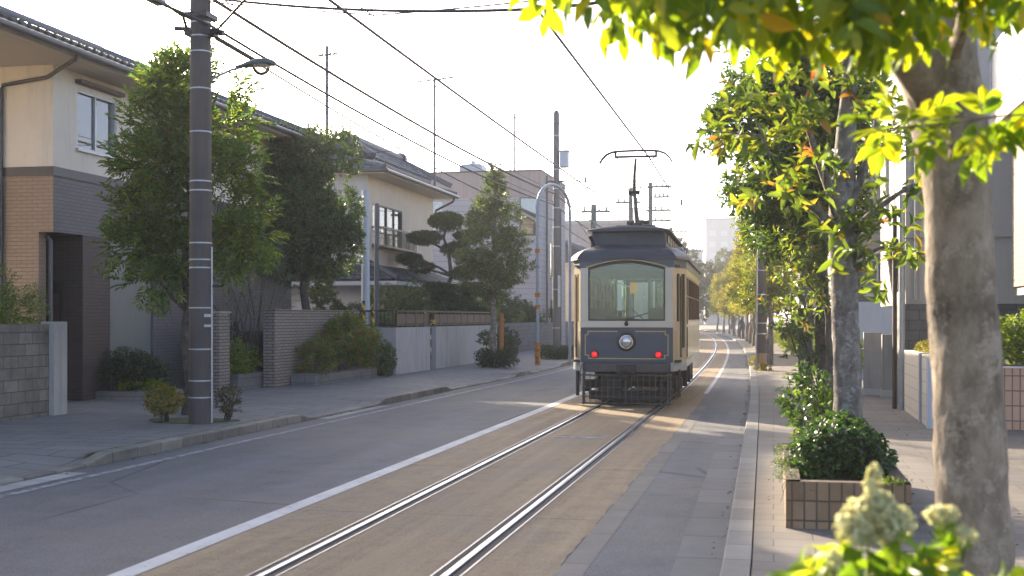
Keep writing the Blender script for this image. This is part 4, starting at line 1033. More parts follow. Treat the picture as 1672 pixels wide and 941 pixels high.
OUT = [(-.96,0),(.96,0),(1.2,.75),(1.2,TL-.75),(.96,TL),(-.96,TL),(-1.2,TL-.75),(-1.2,.75)]
E0, E1 = (-.96,0),(.96,0)
# end panels
rp = tb(MB().seg(E0,E1,0,1.92,.9,1.62,-.06,0), 'rear_panel', 'navy')
m = MB()   # gold lining with notched corners, broken at the lamp
xl, xr, zl, zh, n_ = -.86, .86, .98, 1.545, .07
def line(a, b, w=.011):
    (x0,z0),(x1,z1) = a, b
    m.box(min(x0,x1)-w, max(x0,x1)+w, -.006, -.0005, min(z0,z1)-w, max(z0,z1)+w)
for a,b in (((xl+n_,zl),(xr-n_,zl)),((xl+n_,zl),(xl+n_,zl+n_)),((xl,zl+n_),(xl+n_,zl+n_)),((xl,zl+n_),(xl,zh-n_)),((xl,zh-n_),(xl+n_*.8,zh-n_)),((xl+n_*.8,zh-n_),(xl+n_*.8,zh)),((xl+n_*.8,zh),(-.19,zh)),
            ((xr-n_,zl),(xr-n_,zl+n_)),((xr,zl+n_),(xr-n_,zl+n_)),((xr,zl+n_),(xr,zh-n_)),((xr,zh-n_),(xr-n_*.8,zh-n_)),((xr-n_*.8,zh-n_),(xr-n_*.8,zh)),((xr-n_*.8,zh),(.19,zh))): line(a,b)
tb(m, 'gold_lining', 'tgold', rp)
hl = tb(MB().tube([(0,.02,1.33),(0,-.05,1.33),(0,-.07,1.33)],[.2,.19,.165],28), 'headlamp', 'tdark', smooth=True)
tb(MB().tube([(0,-.06,1.33),(0,-.085,1.33)],[.15,.14],28), 'lamp_rim', 'chrome', hl, smooth=True)
M['lampglass'] = plain('headlamp_glass', (.5,.5,.5), .1, .1, 8, .6, 0)
tb(MB().dome((0,-.083,1.33),(0,-1,0),.13,.05,24,6), 'lens', 'lampglass', hl, smooth=True)
for sx in (-.665,.665):
    tl = tb(MB().tube([(sx,.01,1.065),(sx,-.05,1.065)],[.085,.075],20), 'tail_lamp', 'tdark', smooth=True)
    tb(MB().dome((sx,-.048,1.065),(0,-1,0),.06,.035,18,5), 'lens', 'redlamp', tl, smooth=True)
tb(MB().seg(E0,E1,-.01,1.93,1.625,1.765,-.06,.022), 'sill_band', 'tcream', bevel=.008)
m = MB(); m.tube([(0,-.02,1.70),(0,-.06,1.70)],[.045,.035],10); m.tube([(0,-.05,1.70),(.02,-.07,1.78)],.02,8); tb(m,'lock_handle','tdark')
for s0,s1 in ((0,.17),(1.75,1.92)): tb(MB().seg(E0,E1,s0,s1,1.767,2.87,-.07,.01), 'window_pillar', 'tcream')
# arched rear window
def arch(hw, zs, rise, n=16): return [(-hw+2*hw*i/n, zs+rise*math.sin(PI*i/n)) for i in range(n+1)]
ar_in = arch(.77,2.83,.13); ar_out = arch(.80,2.86,.14)
m = MB().prism_xz([(-.8,1.77),(-.77,1.77)]+[(-.77,2.83),(-.8,2.86)],-.015,.04).prism_xz([(.77,1.77),(.8,1.77),(.8,2.86),(.77,2.83)],-.015,.04).box(-.77,.77,-.015,.04,1.77,1.80)
for (a,b),(c0,d) in zip(zip(ar_in,ar_in[1:]),zip(ar_out,ar_out[1:])):
    m.prism_xz([a,b,d,c0],-.015,.04)
rw = tb(m,'rear_window','dkmetal')
tb(MB().prism_xz([(-.77,1.8),(.77,1.8)]+list(reversed(ar_in)),.012,.018),'pane','tramglass',rw)
m = MB(); m.tube([(.35,-.03,1.8),(.1,-.03,2.02)],.008,6); m.tube([(.48,-.035,1.94),(-.02,-.03,1.79)],.01,6); tb(m,'wiper','tdark',rw)
g1, g2 = arch(.83,2.87,.15), arch(.86,2.89,.155)
m = MB()
for (a,b),(c0,d) in zip(zip(g1,g1[1:]),zip(g2,g2[1:])): m.prism_xz([a,b,d,c0],-.022,.0)
tb(m,'arch_moulding','tgold')
up = arch(.84,2.875,.15)
m = MB()
for (a,b) in zip(up,up[1:]): m.prism_xz([a,b,(b[0],3.1),(a[0],3.1)],-.012,.06)
m.box(-.98,-.84,-.012,.06,2.872,3.1).box(.84,.98,-.012,.06,2.872,3.1)
tb(m,'fascia','navy')
# chamfered corners: door posts with narrow panes
for q0,q1,nm in (((.96,0),(1.2,.75),'corner_door'),((-1.2,.75),(-.96,0),'corner_door')):
    Lc = math.hypot(.24,.75); flip = q0[0] < 0
    m = MB(); m.wall(q0,q1,.9,2.87,.06,[(.22,.40,1.75,2.75),(.5,.72,1.2,2.75)] if not flip else [(.06,.28,1.2,2.75),(.4,.58,1.75,2.75)])
    dr = tb(m,nm,'ttan')
    m = MB()
    for s0,s1,z0 in ((.22,.40,1.75),(.5,.72,1.2)) if not flip else ((.06,.28,1.2),(.4,.58,1.75)): m.seg(q0,q1,s0,s1,z0,2.75,-.035,-.03)
    tb(m,'pane','tramglass',dr)
    m = MB()
    for s0,s1,z0,z1 in ((.03,.05,.98,1.55),(.18,.2,.98,1.55),(.03,.2,.97,.985),(.03,.2,1.55,1.565)): m.seg(q0,q1,s0 if not flip else Lc-s1,s1 if not flip else Lc-s0,z0,z1,0,.006)
    tb(m,'gold_lining','tgold',dr)
    tb(MB().seg(q0,q1,.42 if not flip else .33,.46 if not flip else .37,1.0,2.7,0,.03),'grab_rail','wood',dr)
    tb(MB().seg(q0,q1,0,Lc,2.872,3.1,-.05,.004),'fascia','navy')
    tb(MB().seg(q0,q1,-.005,Lc,.72,.895,-.05,.012),'step_valance','galv')
# long sides
n_w = 8; y0s = 1.55
for sx in (1,-1):
    p0,p1 = ((1.2,.75),(1.2,TL-.75)) if sx>0 else ((-1.2,TL-.75),(-1.2,.75))
    LL = TL-1.5
    ops = [(.12,.62,.95,2.72)]+[(.95+i*.86,.95+i*.86+.74,1.75,2.72) for i in range(8) if .95+i*.86+.74 < LL-.1] if sx>0 else [(LL-.62,LL-.12,.95,2.72)]+[(.3+i*.86,.3+i*.86+.74,1.75,2.72) for i in range(8) if .3+i*.86+.74 < LL-.7]
    sd = tb(MB().wall(p0,p1,.9,2.87,.07,ops),'side_panel','ttan')
    for i,(a,b,z0,z1) in enumerate(ops):
        m = MB()
        w = .035
        m.seg(p0,p1,a,a+w,z0,z1,-.05,.006); m.seg(p0,p1,b-w,b,z0,z1,-.05,.006); m.seg(p0,p1,a+w,b-w,z1-w,z1,-.05,.006); m.seg(p0,p1,a+w,b-w,z0,z0+w,-.05,.006); m.seg(p0,p1,a+w,b-w,2.28,2.31,-.05,.0)
        f = tb(m,'side_window' if z0 > 1 else 'sliding_door','wood')
        tb(MB().seg(p0,p1,a+w,b-w,z0+w,z1-w,-.03,-.024),'pane','tramglass',f)
    tb(MB().seg(p0,p1,0,LL,1.63,1.69,0,.018),'waist_rail','tcream')
    tb(MB().seg(p0,p1,0,LL,2.872,3.1,-.05,.004),'fascia','navy')
    tb(MB().seg(p0,p1,.7,LL,.97,.985,0,.004),'gold_lining','tgold',sd)
    tb(MB().seg(p0,p1,0,LL,.78,.895,-.05,.008),'step_valance','galv')
# far end
tb(MB().wall((.96,TL),(-.96,TL),.9,3.1,.06,[(.17,1.75,1.78,2.83)]),'front_panel','navy')
# floor, interior
tb(MB().box(-1.12,1.12,.08,TL-.08,.9,.95),'floor','tdark')
for sx in (-1,1): 
    s_ = tb(MB().box(min(sx*.68,sx*1.1),max(sx*.68,sx*1.1),2.0,TL-2,1.25,1.38),'bench_seat','seat',bevel=.03)
    tb(MB().box(min(sx*1.02,sx*1.1),max(sx*1.02,sx*1.1),2.0,TL-2,1.42,1.74),'seat_back','seat',s_)
m = MB().box(-1.1,-.35,1.35,1.4,.95,2.05).box(.35,1.1,1.35,1.4,.95,2.05)
for x in (-1.1,-.72,-.38,.35,.7,1.06): m.box(x,x+.045,1.35,1.4,2.05,2.85)
m.box(-1.1,1.1,1.35,1.4,2.7,2.85); tb(m,'cab_partition','inner')
m = MB()
for x in (-.45,.45):
    for y in (2.4,4.6,6.8): m.tube([(x,y,.95),(x,y,2.95)],.02,8)
    m.tube([(x,1.6,2.62),(x,TL-1.6,2.62)],.016,6)
tb(m,'grab_pole','chrome')
m = MB().box(-.5,.1,.55,.85,.95,1.85).tube([(-.2,.7,1.85),(-.2,.7,1.95)],.05,10).tube([(-.32,.7,1.96),(-.05,.66,1.97)],.02,8); tb(m,'controller','tdark')
tb(MB().box(-.04,.1,1.28,1.34,2.36,2.6),'fare_sign','amber')
tb(MB().box(-1.1,1.1,.1,TL-.1,2.9,2.93),'ceiling','inner')
# bumper, coupler, lifeguard cage
bb = tb(MB().prism([(-.86,-.1),(.86,-.1),(.95,.1),(-.95,.1)],.7,.895),'bumper_beam','tcage',bevel=.01)
for x in (-.55,.3,.4,.7): tb(MB().tube([(x,-.1,.8),(x,-.115,.8)],.018,8),'bolt','dkmetal',bb)
m = MB().box(-.2,.2,-.24,-.1,.68,.85).box(-.12,.12,-.3,-.24,.72,.83).tube([(0,-.29,.77),(0,-.34,.77)],.04,10).tube([(0,-.2,.68),(0,-.16,.58)],.12,10); tb(m,'coupler','tdark',bevel=.01)
m = MB(); yz = -.18
zr = (.06,.2,.38,.54,.64)
for z in zr: m.tube([(-.9,.35,z),(-.92,-.12,z),(-.86,yz,z),(.86,yz,z),(.92,-.12,z),(.9,.35,z)],.011 if z not in (.06,.64) else .018,6)
for i in range(15):
    x = -.86+1.72*i/14; m.tube([(x,yz,.05),(x,yz,.68)],.0085,5)
for x in (-.87,0,.87): m.tube([(x,yz-.01,.03),(x,yz-.01,.7)],.022,6)
for sx in (-1,1):
    for y in (.0,.17,.33): m.tube([(sx*.915,y,.05),(sx*.915,y,.68)],.01,5)
tb(m,'lifeguard_cage','tcage')
m = MB().box(-.8,.8,.15,.25,.12,.3).tube([(-.8,.1,.28),(.8,.1,.28)],.03,8).box(-.5,-.1,.2,.6,.3,.6); tb(m,'life_tray','tdark')
tb(MB().tube([(-1.03,.06,.72),(-1.03,.05,.2)],.04,10),'hose','tdark')
tb(MB().tube([(1.07,.32,.75),(1.07,.32,.18)],.035,10),'hose','tdark')
m = MB(); m.tube([(-.93,-.02,.86),(-.96,-.08,.7),(-.95,-.06,.42)],.018,6); tb(m,'air_pipe','chrome')
# bogies
for yb in (1.9, TL-1.9):
    m = MB().box(-.98,-.8,yb-.95,yb+.95,.3,.5).box(.8,.98,yb-.95,yb+.95,.3,.5).box(-.8,.8,yb-.2,yb+.2,.3,.6)
    for dy in (-.6,.6): m.box(-1.03,-.9,yb+dy-.14,yb+dy+.14,.22,.48).box(.9,1.03,yb+dy-.14,yb+dy+.14,.22,.48)
    bo = tb(m,'bogie','tdark',bevel=.015)
    for dy in (-.6,.6):
        for sx in (-1,1): tb(MB().tube([(sx*.58,yb+dy,.32),(sx*.66,yb+dy,.32),(sx*.66,yb+dy,.32),(sx*.72,yb+dy,.32)],[.34,.34,.3,.3],24),'wheel','tdark',bo)
m = MB().box(-1.05,1.05,3.2,4.6,.32,.82).box(.7,1.1,5.0,5.9,.4,.82).box(-1.1,-.6,4.9,6.2,.36,.82).box(-.9,.9,.3,TL-.3,.72,.88)
for y in (3.0,4.8,6.1): m.box(.95,1.12,y,y+.12,.25,.8)
tb(m,'underframe','tdark',bevel=.02)
# roof
def ring(ins, z, oy=0): 
    k_ = []
    for x,y in OUT: 
        fx = (abs(x)-ins)/abs(x); yy = y+ins*.75 if y < TL/2 else y-ins*.75
        k_.append((x*fx, yy, z))
    return k_
tb(MB().loft([ring(-.06,3.04),ring(-.06,3.1),ring(-.01,3.17),ring(.08,3.245),ring(.2,3.305),ring(.36,3.35),ring(.5,3.365)]),'roof','troof',smooth=True)
cl = MB().loft([[(x,y,z) for x,y in ((-.8+o,.42+o),(.8-o,.42+o),(.8-o,TL-.42-o),(-.8+o,TL-.42-o))] for z,o in ((3.34,0),(3.67,.04))])
co = tb(cl,'clerestory','troof')
m = MB()
for i in range(9): m.box(.785,.81,.8+i*.92,1.5+i*.92,3.42,3.6).box(-.81,-.785,.8+i*.92,1.5+i*.92,3.42,3.6)
tb(m,'vent_pane','dkmetal',co)
prof = [(-.88,3.655),(-.88,3.69),(-.6,3.74),(-.25,3.765),(0,3.77),(.25,3.765),(.6,3.74),(.88,3.69),(.88,3.655)]
m = MB().loft([[(x*s,y,3.655+(z-3.655)*s2) for x,z in prof] for y,s,s2 in ((.3,.97,.7),(.36,1,1),(TL-.36,1,1),(TL-.3,.97,.7))]); tb(m,'clerestory_cap','troof',co)
m = MB().tube([(-.72,.25,3.36),(-.76,.2,3.5)],.035,8).tube([(-.76,.2,3.5),(-.78,.17,3.56)],.045,8); tb(m,'roof_hook','tdark')
m = MB()
for i in range(5): m.box(.9,1.05,2.2+i*1.2,2.7+i*1.2,3.36,3.42)
tb(m,'roof_vent','galv')
# pantograph
pg = tb(MB().box(-.38,.48,1.7,1.76,3.84,3.88).box(-.38,.48,2.9,2.96,3.84,3.88).box(-.36,-.31,1.7,2.96,3.84,3.88).box(.41,.46,1.7,2.96,3.84,3.88),'pantograph','tcage')
m = MB()
for x in (-.36,-.2,0,.22,.46):
    for y in (1.73,2.93):
        for z in range(3): m.tube([(x,y,3.74+.035*z),(x,y,3.755+.035*z)],[.055,.05],10)
        m.tube([(x,y,3.72),(x,y,3.86)],.03,8)
tb(m,'insulator','tdark',pg)
m = MB().tube([(.06,2.0,3.88),(.0,2.2,4.3),(-.07,2.65,4.68)],[.065,.055,.05],10); m.box(-.05,.17,1.9,2.25,3.82,3.95).tube([(-.2,2.3,3.98),(.3,2.3,3.98)],.05,8); tb(m,'lower_arm','tcage',pg)
m = MB().tube([(-.07,2.65,4.66),(-.04,2.4,5.1),(0,2.25,5.42)],[.045,.035,.03],8).tube([(-.2,2.65,4.7),(.06,2.65,4.7)],.05,8)
m.tube([(-.14,2.6,4.62),(-.2,2.5,4.75),(-.12,2.3,5.38)],.012,5).tube([(.02,2.6,4.62),(.08,2.5,4.75),(.1,2.3,5.4)],.012,5); tb(m,'upper_arm','tcage',pg)
m = MB().tube([(-.48,2.25,5.47),(.48,2.25,5.47)],.028,8).tube([(-.3,2.25,5.38),(-.48,2.25,5.47)],.012,5).tube([(.3,2.25,5.38),(.48,2.25,5.47)],.012,5)
for x in (-.46,.46): m.tube([(x,2.25,5.48),(x,2.25,5.57)],.03,6)
bow = [(-.82,5.33),(-.76,5.43),(-.66,5.53),(-.52,5.585),(-.35,5.6),(0,5.605),(.35,5.6),(.52,5.585),(.66,5.53),(.76,5.43),(.82,5.33)]
for dy in (0,.12): m.tube([(x,2.2+dy,z) for x,z in bow],.02,6)
tb(m,'collector_bow','tcage',pg)
# ------------------------------------------------------------------ RIGHT SIDE
# planter with bush and second tree
pb = thing('planter_box', (.6,12,WR), 'square brown tiled brick planter box on the right pavement', 'planter')
m = MB(); m.wall((.1,10.45),(1.1,10.45),0,.49,.12).wall((1.1,10.45),(1.1,13.6),0,.49,.12).wall((1.1,13.6),(.1,13.6),0,.49,.12).wall((.1,13.6),(.1,10.45),0,.49,.12)
m.build('tile_side', M['planter'], pb); MB().box(.2,1.0,10.55,13.5,.1,.42).build('soil', M['earth'], pb)
rngb = np.random.default_rng(4)
shrub('bush', (.62,11.55,.42), [(.6,11.5,.6,.33,.4,.26),(.38,11.4,.56,.22,.3,.18),(.82,11.5,.57,.2,.35,.2),(.58,11.9,.66,.32,.45,.25),(.5,11.35,.74,.2,.22,.11),(.74,11.6,.72,.18,.25,.1)], 'rounded dark green bush filling the brown tiled planter', 'bush', M['lf_bush'], 101, 1300, 6, .058, .036, slen=.06, gap=-.7, stems=8, shape='long', up=.8)
shrub('trailing_plant', (.12,10.9,.45), [(.1,10.9,.42,.1,.5,.12),(.06,10.65,.25,.07,.2,.2),(.08,11.6,.42,.08,.6,.1),(.12,12.6,.45,.1,.7,.08),(.4,10.42,.4,.2,.06,.08)], 'small leaved trailing plant spilling over the left edge of the tiled planter', 'plant', M['lf_cone'], 102, 900, 6, .026, .014, slen=.05, gap=-.3, stems=8, stemr=.004)
shrub('trailing_plant', (1.0,10.6,.45), [(.95,10.5,.44,.14,.12,.06),(1.1,10.75,.36,.05,.2,.12)], 'thin trailing plant at the right corner of the tiled planter', 'plant', M['lf_lime'], 103, 260, 6, .024, .012, slen=.05, gap=-.3, stems=5, stemr=.004)
shrub('sapling', (.45,13.2,.4), [(.4,13.1,.95,.2,.25,.3),(.5,13.4,.7,.25,.3,.25)], 'leafy shoots at the back of the planter left of the second trunk', 'shrub', M['lf_oval'], 104, 130, 7, .09, .04, slen=.2, gap=-.8, stems=7)

rngr = np.random.default_rng(12)
def crown_leaves(t, rng, blobs, n, k, L, W, mat, style, slen, lean, gap, shape='long', spread=1.0, up=.5, inner=.6, gf=4, droop=.2, name='crown'):
    P, A = blob_points(rng, blobs, n, inner, up, .5, gap, gf)
    if style == 'shoot': b, D, N = shoots(rng, P, A, k, slen, spread, lean)
    else: b, D, N = fronds(rng, P, A, k, slen, lean)
    s = .65+.6*rng.random(len(b))
    return leaves(name, b, D, N, L*s, W*s, mat, t, shape, droop)

# second tree, in the planter
t2 = thing('street_tree', (.7,12.2,.4), 'grey barked street tree with young red leaves standing in the tiled planter', 'tree')
m = MB()
rough_tube(m, [(.72,12.22,.35),(.71,12.22,.7),(.7,12.22,1.3),(.67,12.22,2.1),(.65,12.21,2.7),(.64,12.2,3.0),(.68,12.22,3.5),(.72,12.25,4.2),(.7,12.3,5.2)],[.18,.145,.132,.125,.13,.12,.1,.07,.03], 40, 110, .08, 7)
rg = random.Random(5)
twig_ends = []
def limb(m, pts, r):
    m.tube(pts, [r*(1-.7*i/(len(pts)-1)) for i in range(len(pts))], 9)
limb(m, bend((.62,12.2,2.65),(.15,11.6,3.0),6,.1,rg), .055); limb(m, bend((.15,11.6,3.0),(-.15,11.3,3.62),6,.06,rg), .035)
limb(m, bend((.66,12.2,2.75),(.28,12.0,3.75),6,.08,rg), .07); limb(m, bend((.7,12.2,2.6),(1.2,12.0,3.05),6,.12,rg), .06); limb(m, bend((1.2,12.0,3.05),(1.75,12.3,3.25),4,.1,rg), .035)
limb(m, bend((.68,12.2,2.85),(1.0,12.3,3.9),6,.08,rg), .05); limb(m, bend((.64,12.2,2.7),(.45,11.6,3.3),5,.1,rg), .035); limb(m, bend((-.1,11.35,3.5),(-.55,11.15,3.52),5,.05,rg), .014)
limb(m, bend((.6,12.2,2.55),(.42,12.0,2.95),4,.1,rg), .03)
m.build('trunk', M['bark2'], t2, smooth=True)
crown_leaves(t2, rngr, [(-.5,11.15,3.5,.3,.25,.12),(-.15,11.35,3.55,.35,.3,.25),(.1,11.5,3.3,.35,.3,.3),(.05,11.6,2.95,.35,.3,.22),(.35,11.6,3.4,.3,.3,.25),(.4,11.9,3.9,.5,.4,.4),(.95,12.2,3.9,.5,.5,.4),(1.3,12.1,3.35,.4,.4,.25),(-.1,11.7,3.9,.4,.4,.3),(1.0,11.9,2.6,.35,.3,.2),(.2,12,4.4,.7,.5,.4),(.55,12.0,2.6,.3,.3,.2),(1.25,12.3,2.25,.3,.3,.2),(1.0,12.2,2.05,.25,.25,.15)],
             165, 7, .165, .06, M['lf_red'], 'shoot', .16, .2, -.55)

# nearest tree: thick mottled trunk, leaves hanging into the top of the view
t1 = thing('street_tree', (.92,5.93,WR), 'nearest street tree, thick mottled trunk with large backlit yellow-green leaves', 'tree')
m = MB()
rough_tube(m, [(.93,5.93,.05),(.925,5.93,.3),(.905,5.92,.67),(.875,5.91,1.3),(.84,5.9,2.04),(.815,5.9,2.5),(.78,5.9,2.75),(.74,5.88,2.95),(.76,5.9,3.25),(.8,5.95,3.9),(.78,6.0,4.8)],[.24,.185,.165,.155,.15,.148,.165,.175,.14,.1,.05], 60, 170, .07, 3)
limb(m, bend((.72,5.86,2.85),(.42,5.45,3.12),5,.05,rg), .1); limb(m, bend((.42,5.45,3.12),(-.4,4.3,3.2),7,.06,rg), .04); limb(m, bend((.3,5.3,3.14),(-.1,5.2,3.4),6,.06,rg), .03)
limb(m, bend((.8,5.85,3.0),(.7,4.7,3.2),7,.06,rg), .045); limb(m, bend((.8,5.95,3.3),(1.6,5.6,3.6),6,.08,rg), .06); limb(m, bend((.79,5.83,2.55),(.66,5.0,2.6),6,.05,rg), .018); limb(m, bend((.66,5.0,2.6),(.4,5.0,2.58),3,.05,rg), .008); limb(m, bend((.66,5.0,2.6),(.98,4.95,2.62),4,.05,rg), .008)
for q in range(16):
    a = rg.uniform(0,6.28); p = (.3+rg.uniform(-.6,.7), 4.9+rg.uniform(-.7,.7), 3.15); e = (p[0]+.4*math.cos(a), p[1]+.4*math.sin(a), p[2]-rg.uniform(.0,.15))
    limb(m, bend(p,e,4,.08,rg), .012)
m.build('trunk', M['bark'], t1, smooth=True)
near = [(-.62,4.28,3.03,.16,.2,.12),(-.45,4.15,2.95,.22,.25,.12),(-.27,4.0,2.88,.22,.25,.12),(-.13,4.27,2.9,.25,.3,.14),(.08,4.5,2.93,.28,.3,.15),(.25,4.2,2.86,.25,.25,.13),(.47,4.6,2.98,.28,.3,.15),(-.05,5.1,3.25,.4,.4,.2),(.5,5.3,3.3,.35,.35,.2),(.78,4.9,3.15,.25,.3,.16),(.88,4.5,3.0,.2,.25,.14),(-.45,5.0,3.35,.35,.4,.2),(0,4.6,3.2,.6,.6,.18),(.6,4.5,3.25,.4,.5,.18)]
near = [(x,y,z+.14,a,b_,c_*.75) for x,y,z,a,b_,c_ in near if y < 4.95]
crown_leaves(t1, rngr, near, 345, 3, .115, .05, M['lf_near'], 'frond', .15, .3, None, up=-.1, droop=.3)
big = [(.8+1.9*math.cos(a), 6.0+1.7*math.sin(a), 4.0+.5*math.sin(3*a), .9,.8,.6) for a in (-.9,-.4,.2)]+[(1.3,5.3,4.9,1.0,1.0,.5)]
crown_leaves(t1, rngr, big, 90, 4, .14, .055, M['lf_near'], 'frond', .3, .5, None, up=.2, droop=.25, name='upper_crown')
sprig = [(.46,5.0,2.56,.1,.12,.05),(.6,4.95,2.56,.12,.1,.05),(.75,5.0,2.57,.1,.1,.05),(.9,4.95,2.62,.08,.1,.05),(1.0,4.95,2.68,.08,.1,.05)]
crown_leaves(t1, rngr, [(x,y,z+.03,a,b_,c_) for x,y,z,a,b_,c_ in sprig], 26, 3, .1, .046, M['lf_near'], 'frond', .09, .25, None, up=-.05, droop=.3, name='low_sprig')

# dense evergreen behind them
bl3 = []
for (x,y,z,r,hh) in [(.1,25.8,6.7,1.0,.7),(-.1,25.6,5.9,1.2,.7),(0,25.5,5.1,1.25,.7),(.1,25.5,4.3,1.15,.65),(.25,25.6,3.6,.85,.5),(1.0,26.3,6.3,1.2,.8),(1.2,26.3,5.2,1.2,.8),(1.1,26.2,4.2,1.0,.7),(.6,26,7.3,.9,.5)]:
    x, y, z, r, hh = x*.86, y*.86, 1.85+(z-1.85)*.86, r*.86, hh*.86
    for q in range(4):
        a = rngr.random()*6.28; bl3.append((x+math.cos(a)*r*.5, y+math.sin(a)*r*.5, z+rngr.normal()*.2, r*.55, r*.55, hh*.75))
tree('magnolia_tree', (.93,22.8,WR), 6.2, bl3, 'dense dark glossy evergreen tree whose crown leans over the right kerb', 'tree', M['lf_oval'], M['bark3'], 111, 3400, 9, .135, .056, .13, .06, spread=1.05, slen=.18, gap=-.45, up=.45, shape='rhomb', trunk_top=(.5,22.4,5.9), limbs=12, lr=.05, inner=.5, amp=.02)
# slim tree between
tree('young_tree', (.95,20.6,WR), 3.4, [(.35,20.4,2.2,.5,.4,.28),(.75,20.6,2.9,.5,.45,.4),(1.2,20.7,3.4,.45,.4,.35),(.5,20.5,3.2,.45,.4,.4),(.9,20.5,2.4,.4,.4,.3),(1.4,20.6,2.6,.4,.4,.25),(.35,20.6,2.7,.35,.35,.3),(.25,20.3,1.95,.55,.35,.2)], 'slim young tree with orange and green leaves behind the second trunk', 'tree', M['lf_red'], M['bark3'], 112, 240, 7, .14, .048, .07, .03, slen=.16, gap=-.4, shape='long', limbs=8, lr=.02, trunk_top=(.8,20.6,3.5), amp=.015)
# dark low branchy shrub left of it
shrub('maple_shrub', (1.15,22.8,WR), [(.55,22.7,1.75,.6,.4,.22),(.3,22.6,1.9,.45,.3,.15),(.7,22.7,2.15,.5,.4,.25),(1.0,22.8,1.5,.35,.3,.2),(.6,22.7,1.3,.35,.3,.16)], 'dark leaved shrub with flat layers reaching over the pavement', 'shrub', M['lf_cone'], 113, 170, 7, .12, .045, slen=.14, gap=-.4, stems=9, stemr=.018, up=.1)

# slate pole and banded pole
pr1 = thing('utility_pole', (.74,29.7,WR), 'dark slate utility pole on the right pavement behind the slim young tree', 'utility pole')
MB().tube([(.74,29.7,0),(.74,29.7,9)],[.168,.14],20).build('shaft', M['slatepole'], pr1, smooth=True)
MB().tube([(.74,29.7,.72),(.74,29.7,.75)],.172,20).build('band', M['band'], pr1)
pr2 = thing('utility_pole', (-.38,41.5,WR), 'brown banded utility pole with an orange mottled foot at the right kerb', 'utility pole')
MB().tube([(-.38,41.5,0),(-.38,41.5,9)],[.158,.125],18).build('shaft', M['concpole'], pr2, smooth=True)
MB().tube([(-.38,41.5,.05),(-.38,41.5,.68)],.163,18).build('foot_sleeve', rusty('orange_foot',(.22,.19,.15),(.42,.19,.03),.5), pr2)  # lowest part of the shaft mottled in orange
for z in (1.3,1.65,2.6,3.4): MB().tube([(-.38,41.5,z),(-.38,41.5,z+.04)],.16,18).build('band', M['band'], pr2)
MB().tube([(-.55,41.45,.1),(-.55,41.45,6)],.025,6).build('conduit', M['galv'], pr2)
shrub('kerb_weed', (-.5,42.2,WR), [(-.55,42.1,.3,.2,.4,.25),(-.3,41.2,.2,.3,.2,.1)], 'yellow weeds round the foot of the orange footed pole', 'plant', M['lf_gold'], 121, 160, 6, .07, .024, stems=4)

# right boundary: cream block wall, tiled planter, concrete house
cw = thing('block_wall', (2.42,22.3,WR), 'sunlit cream block wall with two pale posts on the right', 'wall')
MB().wall((2.42,24.2),(2.42,20.35),0,1.24,.16).build('block_course', M['blockw'], cw)
m = MB(); m.box(2.38,2.6,21.45,21.6,0,1.26); m.box(2.38,2.6,20.3,20.48,0,1.2); m.build('post', M['bluegrey'], cw)
MB().box(2.6,5,20.6,24.1,0,1.1).build('soil_bed', M['earth'], cw)
shrub('bed_plant', (2.75,22.5,1.1), [(2.75,22.8,1.28,.2,1.0,.13),(2.75,21.6,1.26,.2,.6,.12),(2.9,20.8,1.25,.3,.4,.12)], 'low golden plants along the top of the cream block wall', 'plant', M['lf_gold'], 122, 420, 6, .055, .02, slen=.08, stems=6)
tp_ = thing('planter_wall', (4.5,20.4,WR), 'salmon tiled planter wall at the right edge with dark joints', 'planter')
MB().wall((2.62,20.38),(8,20.38),0,1.06,.2).build('tile_face', M['tilepink'], tp_); MB().box(2.6,8,20.36,20.6,1.06,1.08).build('coping', M['concl'], tp_)
shrub('hedge', (4.6,21.2,1.0), [(3.4,21.1,1.4,.5,.5,.4),(4.2,21.1,1.5,.6,.5,.45),(5.0,21.2,1.45,.6,.5,.45),(5.8,21.2,1.5,.6,.5,.4)], 'bright leafy hedge above the salmon tiled planter wall', 'hedge', M['lf_lime'], 123, 1300, 7, .09, .045, slen=.1, gap=-.6, shape='long')
gp = thing('gate_post', (2.38,24.5,WR), 'tall slim steel gate post at the end of the cream block wall', 'post')
MB().tube([(2.4,24.45,WR),(2.4,24.45,4.2)],.06,10).build('shaft', M['galv'], gp, smooth=True)
MB().tube([(2.28,24.6,WR),(2.28,24.6,4.0)],.045,8).build('downpipe', M['brownmetal'], gp)
for i,(x,y) in enumerate(((2.2,28.9),(2.55,28.3))):
    t = thing('stone_post', (x,y,WR), ('left','right')[i]+' one of two flat concrete gate slabs beyond the steel post', 'post')
    MB().box(x-.2,x+.2,y-.1,y+.1,.25,1.52-.04*i).build('slab', M['conc'], t, bevel=.01); MB().box(x-.22,x+.22,y-.13,y+.13,WR,.25).build('foot', M['concl'], t)
shrub('bush', (1.75,29.8,WR), [(1.75,29.6,.9,.35,.4,.5),(1.6,29.9,.6,.3,.4,.35)], 'bright green bush left of the two concrete gate slabs', 'bush', M['lf_lime'], 124, 420, 7, .09, .04)

